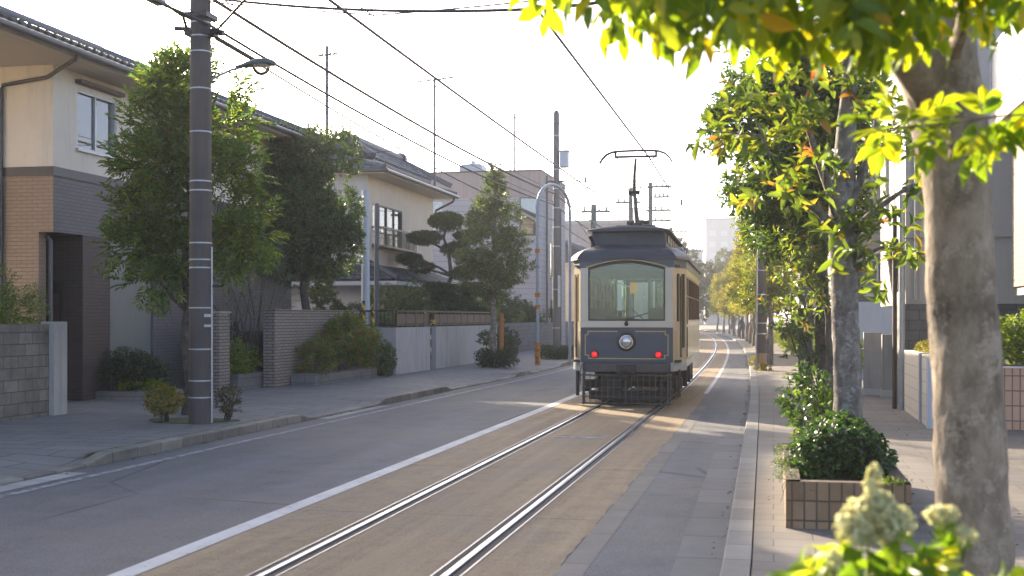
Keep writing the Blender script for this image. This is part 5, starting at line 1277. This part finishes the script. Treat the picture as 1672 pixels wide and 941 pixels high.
ch = thing('concrete_house', (6,27,WR), 'pale concrete house behind the nearest trunk with a dark block plinth', 'house')
MB().wall((2.55,25.3),(7.3,25.3),2.12,9,.3).wall((2.55,31),(2.55,25.3),2.12,9,.3,[(1.2,2.4,4.2,5.6)]).build('wall', M['concl'], ch)
MB().wall((2.5,25.2),(7.3,25.2),0,2.12,.3).wall((2.5,27.4),(2.5,25.2),0,2.12,.3).build('plinth', M['blockdk'], ch)
window(ch,(2.55,31),(2.55,25.3),1.2,2.4,4.2,5.6,'alum',2)
pipe(ch,[(2.75,25.18,2.2),(2.75,25.18,9)],.05,'alum'); pipe(ch,[(4.86,25.2,2.2),(4.86,25.2,9)],.03,'soffit')
MB().box(2.52,7.3,25.262,25.298,5.3,5.33).box(2.52,7.3,25.262,25.298,3.4,3.43).build('joint_strip', M['conc'], ch)
m = MB().prism_xz([(1.5,2.95),(2.5,3.4),(2.5,3.47),(1.5,3.02)],26,29.5); m.build('porch_canopy', M['dkmetal'], ch)

bh = thing('balcony_house', (6.5,22,WR), 'cream brick house with a railed balcony at the top right corner', 'house')
MB().wall((4.2,23.4),(4.2,19),2.4,5.35,.2).wall((4.2,19),(9,19),2.4,5.35,.2).wall((9,23.4),(4.2,23.4),2.4,5.35,.2).build('bay_wall', M['creambrick'], bh)
MB().box(4.25,9,19.05,23.35,2.25,2.4).build('bay_soffit', M['concl'], bh)
MB().box(3.95,9,18.5,24.3,5.36,5.72).build('balcony_slab', M['soffit'], bh)
MB().wall((5.3,25.1),(5.3,23.5),0,9,.2).wall((5.5,23.42),(9,23.42),0,2.25,.2).build('back_wall', M['bluegrey'], bh)
MB().wall((5.4,24.3),(5.4,18.5),5.73,8.5,.2,[(1.5,3.4,5.9,7.9)]).build('upper_wall', M['panel'], bh)
window(bh,(5.4,24.3),(5.4,18.5),1.5,3.4,5.9,7.9,'alum',2)
m = MB()
for i in range(60): m.tube([(4.0,18.55+i*.097,5.72),(4.0,18.55+i*.097,6.85)],.012,5)
m.box(3.97,4.03,18.5,24.3,6.85,6.9); m.box(3.97,4.03,18.5,24.3,5.8,5.83); m.box(3.96,4.04,24.2,24.28,5.72,7.6); m.build('balcony_rail', M['alum'], bh)

sh = thing('house', (5,38,WR), 'house with blue grey base, dark brick and cream tile, behind the second trunk', 'house')
G0, G1 = (2.3,36),(8,36)
MB().wall(G0,G1,0,2.3,.25).wall((2.3,44),(2.3,36),0,2.3,.25).build('base_wall', M['bluegrey'], sh)
MB().wall(G0,G1,2.3,3.7,.25,[(.25,.6,2.5,3.5)]).wall((2.3,44),(2.3,36),2.3,3.7,.25).build('brick_band', M['darkbrick'], sh)
MB().wall(G0,G1,3.7,6.6,.25).wall((2.3,44),(2.3,36),3.7,6.6,.25).build('upper_wall', M['creambrick'], sh)
MB().box(2.0,8,35.7,44.2,6.6,6.85).build('roof', M['dkmetal'], sh)
window(sh,G0,G1,.25,.6,2.5,3.5,'alum',1)
# pale shop houses further along
simple_house(3.0,10,47,57,5.6,1.5,'cream','roofdk','first pale house front along the right pavement behind the pruned hedges', ((1.2,2.4,1,3),(4,5.5,1,3),(7,8.6,1,3),(1.2,2.4,3.7,5),(4,5.5,3.7,5)))
simple_house(2.7,10,59,72,5.8,1.5,'bluegrey','roof','second pale house front further along the right pavement', ((1.2,2.4,1,3),(4,5.5,1,3),(8,10,1,3),(1.2,2.4,3.7,5),(4,5.5,3.7,5)))
simple_house(2,10,75,90,6.2,1.5,'cream2','roofdk','far cream house on the right behind the autumn trees', ((1.2,2.4,1,3),(4,5.5,1,3),(9,11,1,3),(1.2,2.4,3.7,5),(4,5.5,3.7,5)))
for i in range(7):
    y = 46+i*5.6; x = 1.65+shift(y)*1.0
    shrub('pruned_hedge', (x,y,WR), subblobs(np.random.default_rng(130+i),x,y,.75,.5,1.3,.65+.15*math.sin(i*1.9),6,.5), 'one of the pruned hedges in a row along the right pavement', 'hedge', M['lf_grn' if i%2 else 'lf_lime'], 130+i, 420, 7, .1, .04, group='pruned hedges on the right pavement', slen=.1, gap=-.7, stems=5)
    
# avenue of street trees on the right, three kinds copied along the kerb
def avenue_tree(label, mat, seed, hgt, wid):
    bl = []
    rr = np.random.default_rng(seed)
    for z in np.arange(2.6, hgt-.3, .62):
        r = wid*(1-abs((z-3.7)/(hgt-2.0))**1.3)
        for q in range(4):
            a = rr.random()*6.28; bl.append((math.cos(a)*r*.5, math.sin(a)*r*.5, z+rr.normal()*.12, r*.5+.15, r*.5+.15, .42))
    return tree('avenue_tree', (0,0,0), hgt, bl, label, 'tree', mat, M['bark2'], seed, 1500, 8, .16, .06, .12, .04, group='avenue trees along the right kerb', trunk_top=(.05,0,hgt-.5), slen=.2, gap=-.35, limbs=9, lr=.03, amp=.01, inner=.6)
L1 = 'green avenue tree in the row behind the orange footed pole on the right'
L2 = 'yellowing avenue tree in the row along the bend of the right kerb'
protos = [avenue_tree(L1, M['lf_grn'], 141, 6.8, 1.5), avenue_tree(L2, M['lf_aut'], 142, 6.2, 1.35), avenue_tree(L2, M['lf_aut'], 143, 7.2, 1.5)]
av = [47,54,61.5,69,77,85,93,102,111,121,132,144,157]
for i, y in enumerate(av):
    kx = [0,1,0,2,1,2,1,1,2,0,1,2,0][i]; x = XKR(y)+.75
    lb = protos[kx]['label']
    if i in (0,1,3): o = protos[kx]; o.location = (x,y,WR); o.rotation_euler.z = i*1.3
    else: dup(protos[kx], (x,y,WR), i*2.1, lb, .9+.2*((i*37)%10)/10)
# steel posts between the trees
for i, y in enumerate((50,58,66,73,81,89,97,106)):
    x = XKR(y)+.9+.25*(i%2)
    t = tag(MB().tube([(x,y,WR),(x,y,4.5+(i%3))],.09,10).build('post', M[('concpole2','galv','concpole')[i%3]], origin=(x,y,WR), smooth=True), 'one of the thin posts between the avenue trees on the right', 'post', 'thin posts between the avenue trees')
# far trees closing the view at the bend
for i,(x,y,s_) in enumerate(((-14.5,150,1.1),(-18,165,1.3),(-23,172,1.5),(-11,176,1.4),(-28,186,1.7),(-17,192,1.8),(-6,188,1.5),(-35,178,1.6))):
    if i == 0:
        far = tree('far_tree', (0,0,0), 7.5, (0,0,4.6,2.6,2.6,3.4), 'one of the dull green far trees closing the view at the bend', 'tree', M['lf_far'], M['bark3'], 151, 1300, 7, .34, .15, .2, .08, m=18, sr=.35, gap=-.45, slen=.3, group='far trees at the bend', limbs=6, lr=.06)
        far.location = (x,y,0); far.scale = (s_,)*3
    else: dup(far, (x,y,0), i*1.7, far['label'], s_)
# hazy tower
tw = thing('tower_block', (-13,345,0), 'hazy grey tower block in the far distance above the bend', 'building')
ops = [(1+3.2*i, 2.8+3.2*i, 6+3.1*j, 7.6+3.1*j) for i in range(3) for j in range(7)]
MB().wall((-18.5,345),(-8,345),0,29,.4,ops).wall((-8,345),(-8,360),0,29,.4).wall((-8,360),(-18.5,360),0,29,.4).wall((-18.5,360),(-18.5,345),0,29,.4).build('wall', M['bluegrey'], tw)
MB().box(-18.6,-7.9,344.9,360.1,29,29.6).build('roof', M['conc'], tw)
for (a,b,c0,d) in ops: MB().box(-18.5+a,-18.5+b,345.2,345.25,c0,d).build('window_pane', M['frost'], tw)
t2_ = thing('tower_block', (-25,330,0), 'lower hazy block left of the far tower', 'building')
MB().box(-29,-19,325,345,0,15).box(-24,-19,326,340,15,20).build('wall', M['bluegrey'], t2_); MB().box(-29.1,-18.9,324.9,345.1,15.001,15.6).build('roof', M['conc'], t2_)

# people on the far pavement, walking away
def person(x, y, rz, label, cloth, seed, bag=False):
    t = thing('person', (x,y,WR), label, 'person', None, rz)
    me = bpy.data.meshes.new('body')
    V = [(0,0,.95),(0,0,1.15),(0,.0,1.36),(0,.01,1.47),(0,.02,1.56),(0,.02,1.66),
         (-.18,0,1.4),(-.25,-.03,1.13),(-.24,.05,.88),(-.24,.07,.8),(.18,0,1.4),(.25,.05,1.13),(.24,.12,.9),(.24,.14,.82),
         (-.1,0,.9),(-.1,.06,.5),(-.1,-.05,.09),(-.1,.09,.04),(.1,0,.9),(.1,.1,.5),(.1,.16,.09),(.1,.29,.05)]
    Ed = [(0,1),(1,2),(2,3),(3,4),(4,5),(2,6),(6,7),(7,8),(8,9),(2,10),(10,11),(11,12),(12,13),(0,14),(14,15),(15,16),(16,17),(0,18),(18,19),(19,20),(20,21)]
    me.from_pydata(V, Ed, []); o = link('body', me, M[cloth], t)
    sm = o.modifiers.new('skin', 'SKIN'); sl = me.skin_vertices[0].data if me.skin_vertices else None
    if sl is None:
        bpy.context.view_layer.objects.active = o; bpy.ops.mesh.customdata_skin_add(); sl = me.skin_vertices[0].data
    rad = [(.16,.12),(.16,.12),(.17,.12),(.06,.06),(.08,.09),(.085,.1),(.07,.07),(.055,.055),(.04,.04),(.04,.045),(.07,.07),(.055,.055),(.04,.04),(.04,.045),(.1,.1),(.07,.07),(.045,.05),(.035,.03),(.1,.1),(.07,.07),(.045,.05),(.035,.03)]
    for i, r in enumerate(rad): sl[i].radius = r; sl[i].use_root = (i == 0)
    ss = o.modifiers.new('sub', 'SUBSURF'); ss.levels = 1; ss.render_levels = 2
    MB().dome((0,.0,1.6),(0,-.25,1),.108,.15,14,5).build('hair', M['black'], t, local=True, smooth=True)
    return t
M['jacket'] = plain('dark_blue_jacket', (.03,.04,.075), .85, .2, 8)
M['coat'] = plain('dark_grey_coat', (.035,.035,.05), .85, .2, 8)
person(XKR(100)+.55, 100, .25, 'person in a dark blue jacket walking away at the kerb bend', 'jacket', 1)
person(XKR(90)+1.0, 90.5, .2, 'person in a dark grey coat walking beside the thin posts', 'coat', 2)

# foreground hydrangea
hy = thing('hydrangea', (.36,3.62,WR), 'pale cream hydrangea in full bloom, blurred in the foreground', 'flower')
rngh = np.random.default_rng(9)
P, A = blob_points(rngh, [(.17,3.43,1.08,.12,.1,.1),(.3,3.5,1.08,.14,.12,.12),(.45,3.6,1.07,.14,.12,.12),(.56,3.66,1.12,.1,.1,.1),(.35,3.6,.8,.3,.25,.25)], 120, .6, .5, .5)
b, D, N = shoots(rngh, P, A, 5, .06, 1.1, .1); s = .7+.6*rngh.random(len(b))
leaves('foliage', b, D, N, .085*s, .055*s, M['lf_hyd'], hy, 'long', .2)
def head(blobs, n, nm='flower_head'):
    P, A = blob_points(rngh, blobs, n, .5, .1, .7); b, D, N = shoots(rngh, P, A, 4, .004, 1.35); s = .7+.6*rngh.random(len(b))
    leaves(nm, b, D, N, .014*s, .012*s, M['petal'], hy, 'long', .3)
head([(.27,3.52,1.29,.085,.07,.065),(.22,3.5,1.27,.05,.05,.05),(.33,3.55,1.28,.05,.05,.05),(.28,3.52,1.34,.04,.04,.03)], 900)
head([(.262,3.5,1.385,.014,.014,.03),(.27,3.5,1.42,.015,.015,.025)], 60)
head([(.47,3.66,1.29,.045,.04,.022)], 110)
head([(.53,3.64,1.24,.028,.028,.018)], 40); head([(.16,3.42,1.19,.014,.014,.035)], 30)
m = MB()
for e in ((.25,3.5,1.3),(.32,3.55,1.28),(.48,3.66,1.28),(.16,3.42,1.2),(.53,3.64,1.22),(.1,3.4,1.15),(.6,3.7,1.1)): m.tube(bend((.36,3.62,WR),e,6,.06,rg),[.008,.007,.006,.006,.005,.004,.003],6)
m.build('stem', M['lf_box'], hy, smooth=True)
shrub('golden_plant', (1.12,4.95,WR), [(1.02,4.88,.75,.13,.15,.16),(1.1,4.95,.55,.15,.15,.2)], 'golden leaved plant at the right edge beside the nearest trunk', 'plant', M['lf_hyd'], 161, 110, 6, .06, .035, shape='long', stems=6, stemr=.006)

rl = np.random.default_rng(31)
yy = np.concatenate([8+rl.random(260)*60, 9+rl.random(70)*14, 13+rl.random(60)*12])
xx = np.array([XKR(y)-abs(rl.normal())*.05-.01 for y in yy[:260]]+[rl.uniform(-.1,2.3) for y in yy[260:330]]+[XKL(y)+abs(rl.normal())*.06+.02 for y in yy[330:]])
zz = np.array([.012]*260+[.106]*70+[.012]*60)
az_ = rl.random(len(yy))*6.28
leaves('fallen_leaves', np.stack([xx,yy,zz],1), np.stack([np.cos(az_),np.sin(az_),rl.random(len(yy))*.3],1), np.stack([rl.normal(size=len(yy))*.3,rl.normal(size=len(yy))*.3,np.ones(len(yy))],1), .028+.025*rl.random(len(yy)), .012+.01*rl.random(len(yy)), M['lf_dull'], None, 'rhomb')['kind'] = 'stuff'

# ------------------------------------------------------------------ overhead lines
def wire(name, pts, r, label, mat='wire', sag=0, n=14, cat='overhead wire', extra=None):
    out = []
    for a, b in zip(pts, pts[1:]):
        a = Vector(a); b = Vector(b)
        for i in range(n+1):
            if out and i == 0: continue
            q = i/n; p = a.lerp(b, q); p.z -= sag*4*q*(1-q)*min(1,(b-a).length/30); out.append(p)
    m = MB().tube(out, r*1.9 if r < .013 else r*1.1, 6)
    if extra:
        for p in extra: m.tube([Vector(p)+Vector((0,0,.16)), Vector(p)-Vector((0,0,.02))], .035, 6)
    return tag(m.build(name, M[mat], origin=out[0]), label, cat)
def along(x, z, y0, y1, n=7): return [(x+shift(y), y, z) for y in [y0+(y1-y0)*i/n for i in range(n+1)]]
wire('trolley_wire', along(-2.93,5.76,0,30,2)+along(-2.93,5.72,60,190,4), .011, 'contact wire over the tramway that the pantograph touches', extra=[(-2.93,15.9,5.76),(-3.1,42.5,5.76),(-4,72,5.72)])
wire('feeder_wire', along(-5.6,6.15,0,50,1)+along(-5.6,6.05,85,150,2), .02, 'thick single feeder wire crossing the sky from top centre to the tram roof', sag=.15, extra=[(-5.75,38,6.1)])
wire('telephone_cable', [(-9.05,-12,7.15),(-9.05,18.3,7.12),(-8.9,50.3,7.0),(-9.4,84,7.0)], .028, 'upper thick telephone cable passing the thick dark pole', sag=.25, mat='black')
wire('telephone_cable', [(-9.0,-12,6.65),(-8.95,18.4,6.6),(-8.9,50.3,6.55),(-9.4,84,6.5)], .022, 'middle telephone cable running through the pole bracket', sag=.3, mat='black')
wire('telephone_cable', [(-8.92,18.4,6.45),(-8.9,50.3,5.9),(-9.4,84,5.9)], .009, 'thin lower cable sagging past the street lamp to the far pole', sag=.35)
wire('telephone_cable', [(-8.92,18.6,6.43),(-8.91,20.4,6.36)], .035, 'short thick sheathed cable end leaving the thick dark pole', mat='black')
wire('messenger_wire', [(-9.05,-12,7.25),(-9.05,18.3,7.22),(-8.9,50.3,7.12)], .006, 'fine messenger wire just above the upper telephone cable', sag=.2)
wire('messenger_wire', [(-9.0,-12,6.78),(-9.0,18.4,6.72),(-8.9,50.3,6.65)], .006, 'fine messenger wire just above the middle telephone cable', sag=.2)
wire('power_line', [(-8.85,-12,8.6),(-8.9,18.4,8.6),(-8.85,50.3,9.9)], .008, 'highest power line between the thick dark pole and the far pole', sag=.3)
wire('span_wire', [(-9.0,18.4,7.05),(-2.93,15.9,5.93),(2.6,14.5,6.2)], .012, 'span wire carrying the contact wire across the top of the view', sag=.5)
wire('span_wire', [(-9.0,18.4,6.98),(-5.7,17.2,6.3),(-2.93,15.9,6.05),(2.6,14.5,6.4)], .006, 'finer second span wire across the top of the view', sag=.1)
wire('guy_wire', [(-8.95,18.4,6.38),(-7.6,17.6,7.1)], .012, 'short guy wire rising to the right from the thick dark pole')
wire('span_wire', [(-8.8,50.3,9.95),(2.2,49,9.5)], .014, 'sagging wire from the far pole top to the right hand trees', sag=.6)
wire('span_wire', [(-8.7,50.3,7.55),(2.2,52,7.55)], .016, 'upper level span wire behind the pantograph', sag=.1)
wire('span_wire', [(-8.7,50.3,7.25),(2.2,52,7.3)], .01, 'lower level span wire behind the pantograph', sag=.05)
wire('span_wire', [(-18,46.5,8.2),(-8.9,50.3,9.9)], .008, 'thin wire from the far pole back to the cream house roof', sag=.3)
wire('span_wire', [(-9.0,76,8.6),(2,74,9.2)], .012, 'distant span wire between the green poles and the avenue', sag=.2)
wire('service_wire', [(-17.4,48.5,9.5),(-9.0,33,6.95)], .012, 'service wire from the tiled roof ridge up to the telephone cable')
wire('service_wire', [(-8.9,50.3,7.4),(-8.3,62,4.8)], .014, 'drooping service cable on the right of the far pole', sag=.4)
# cable closure
cc = thing('cable_closure', (-9.0,16.4,6.55), 'grey cable closure box hanging on the cable left of the thick dark pole', 'cable box')
m = MB().loft([[(-9.0+w*math.cos(a), y, 6.6+w*.8*math.sin(a)) for a in [2*PI*q/8+.4 for q in range(8)]] for y,w in ((15.6,.05),(15.68,.11),(16.85,.11),(16.95,.04))])
m.build('case', M['galv'], cc); MB().tube([(-9.0,16.95,6.6),(-9.0,17.6,6.55),(-9.2,18.1,6.5)],.025,6).build('cable_tail', M['black'], cc)
# distant poles with cross arms
def far_pole(x, y, z, arms, label, tf=False):
    t = thing('utility_pole', (x,y,0), label, 'utility pole')
    MB().tube([(x,y,0),(x,y,z)],[.19,.15],12).build('shaft', M['greenpole'], t, smooth=True)
    for dz, a0, a1 in arms:
        m = MB().box(x+a0,x+a1,y-.06,y+.06,z-dz-.06,z-dz+.06)
        for q in range(4):
            xx = x+a0+(a1-a0)*(q+.5)/4; m.tube([(xx,y,z-dz+.06),(xx,y,z-dz+.3)],[.06,.04],8)
        m.build('cross_arm', M['greenpole'], t)
    if tf: MB().tube([(x+.65,y,z-4.4),(x+.65,y,z-3.4)],.32,14).build('transformer', M['galv'], t, smooth=True)
far_pole(-8.15,83,11.0,((.3,-.2,1.4),(1.0,.2,1.3),(1.9,-.3,1.4),(2.6,-.3,1.4),(4.0,.1,1.3)),'far green pole with a ladder of cross arms behind the pantograph', True)
far_pole(-8.9,78,10.1,((.9,-1.0,.6),),'far slim green pole just left of the pantograph mast')
far_pole(-9.7,67,8.1,((.4,-.7,.9),(1.6,-.1,.8)),'far green pole with two short arms between arch and tram')
far_pole(-9.6,118,10.5,((.4,-.1,1.6),(1.6,-.1,1.5)),'farthest left pole peeping over the tram clerestory')
far_pole(-9.6,140,9.8,((.4,-.1,1.8),(1.5,-.1,1.6)),'last pole visible above the tram side before the far trees')

# ------------------------------------------------------------------ air
hz = MB().box(-920,920,-320,1520,-1.03,34).build('haze', None)
k = NT('air'); v = k.n('ShaderNodeVolumePrincipled'); v.inputs['Color'].default_value = (1,.98,.95,1); v.inputs['Density'].default_value = HAZE if 'HAZE' in globals() else .0009; v.inputs['Anisotropy'].default_value = 0
k.l(v.outputs[0], k.out.inputs['Volume']); hz.data.materials.append(k.m); hz['kind'] = 'stuff'

# ------------------------------------------------------------------ light, sky, camera
SUN_EL, SUN_AZ = 18.8, 39.0        # degrees; azimuth to the left of the street axis
w = bpy.data.worlds.new('World'); scene.world = w; w.use_nodes = True
nt = w.node_tree; nt.nodes.clear()
sky = nt.nodes.new('ShaderNodeTexSky'); sky.sky_type = 'NISHITA'; sky.sun_disc = False
sky.sun_elevation = R(SUN_EL); sky.sun_rotation = R(-SUN_AZ); sky.dust_density = 2.2; sky.air_density = .5; sky.ozone_density = .3
bg = nt.nodes.new('ShaderNodeBackground'); bg.inputs['Strength'].default_value = .145
ow = nt.nodes.new('ShaderNodeOutputWorld'); nt.links.new(sky.outputs[0], bg.inputs[0]); nt.links.new(bg.outputs[0], ow.inputs[0])
sl = bpy.data.lights.new('sun', 'SUN'); sl.energy = 4.6; sl.angle = R(.6); sl.color = (1,.84,.62)
so = bpy.data.objects.new('sun', sl); COL.objects.link(so)
dv = Vector((-math.sin(R(SUN_AZ))*math.cos(R(SUN_EL)), math.cos(R(SUN_AZ))*math.cos(R(SUN_EL)), math.sin(R(SUN_EL))))
so.rotation_euler = dv.to_track_quat('Z','Y').to_euler(); so.location = (-30,40,40)

cam = bpy.data.cameras.new('camera'); co_ = bpy.data.objects.new('camera', cam); COL.objects.link(co_); scene.camera = co_
co_.location = (0,0,1.85); co_.rotation_euler = (R(90),0,math.atan(427/2000))
cam.sensor_width = 36; cam.lens = 36*2000/1672; cam.shift_y = 48.5/1672; cam.clip_end = 5000; cam.clip_start = .05
cam.dof.use_dof = True; cam.dof.focus_distance = 24; cam.dof.aperture_fstop = 2.5; cam.dof.aperture_blades = 9
vs = scene.view_settings; vs.view_transform = 'Standard'; vs.look = 'None'; vs.gamma = 1; vs.use_curve_mapping = False; vs.exposure = 2.02
scene.display_settings.display_device = 'sRGB'
cy = scene.cycles; cy.max_bounces = 8; cy.diffuse_bounces = 3; cy.glossy_bounces = 3; cy.transmission_bounces = 5; cy.transparent_max_bounces = 10; cy.volume_bounces = 0
cy.use_denoising = True; cy.caustics_reflective = False; cy.caustics_refractive = False; cy.sample_clamp_indirect = 6
try: cy.use_adaptive_sampling = True; cy.adaptive_threshold = .02
except Exception: pass
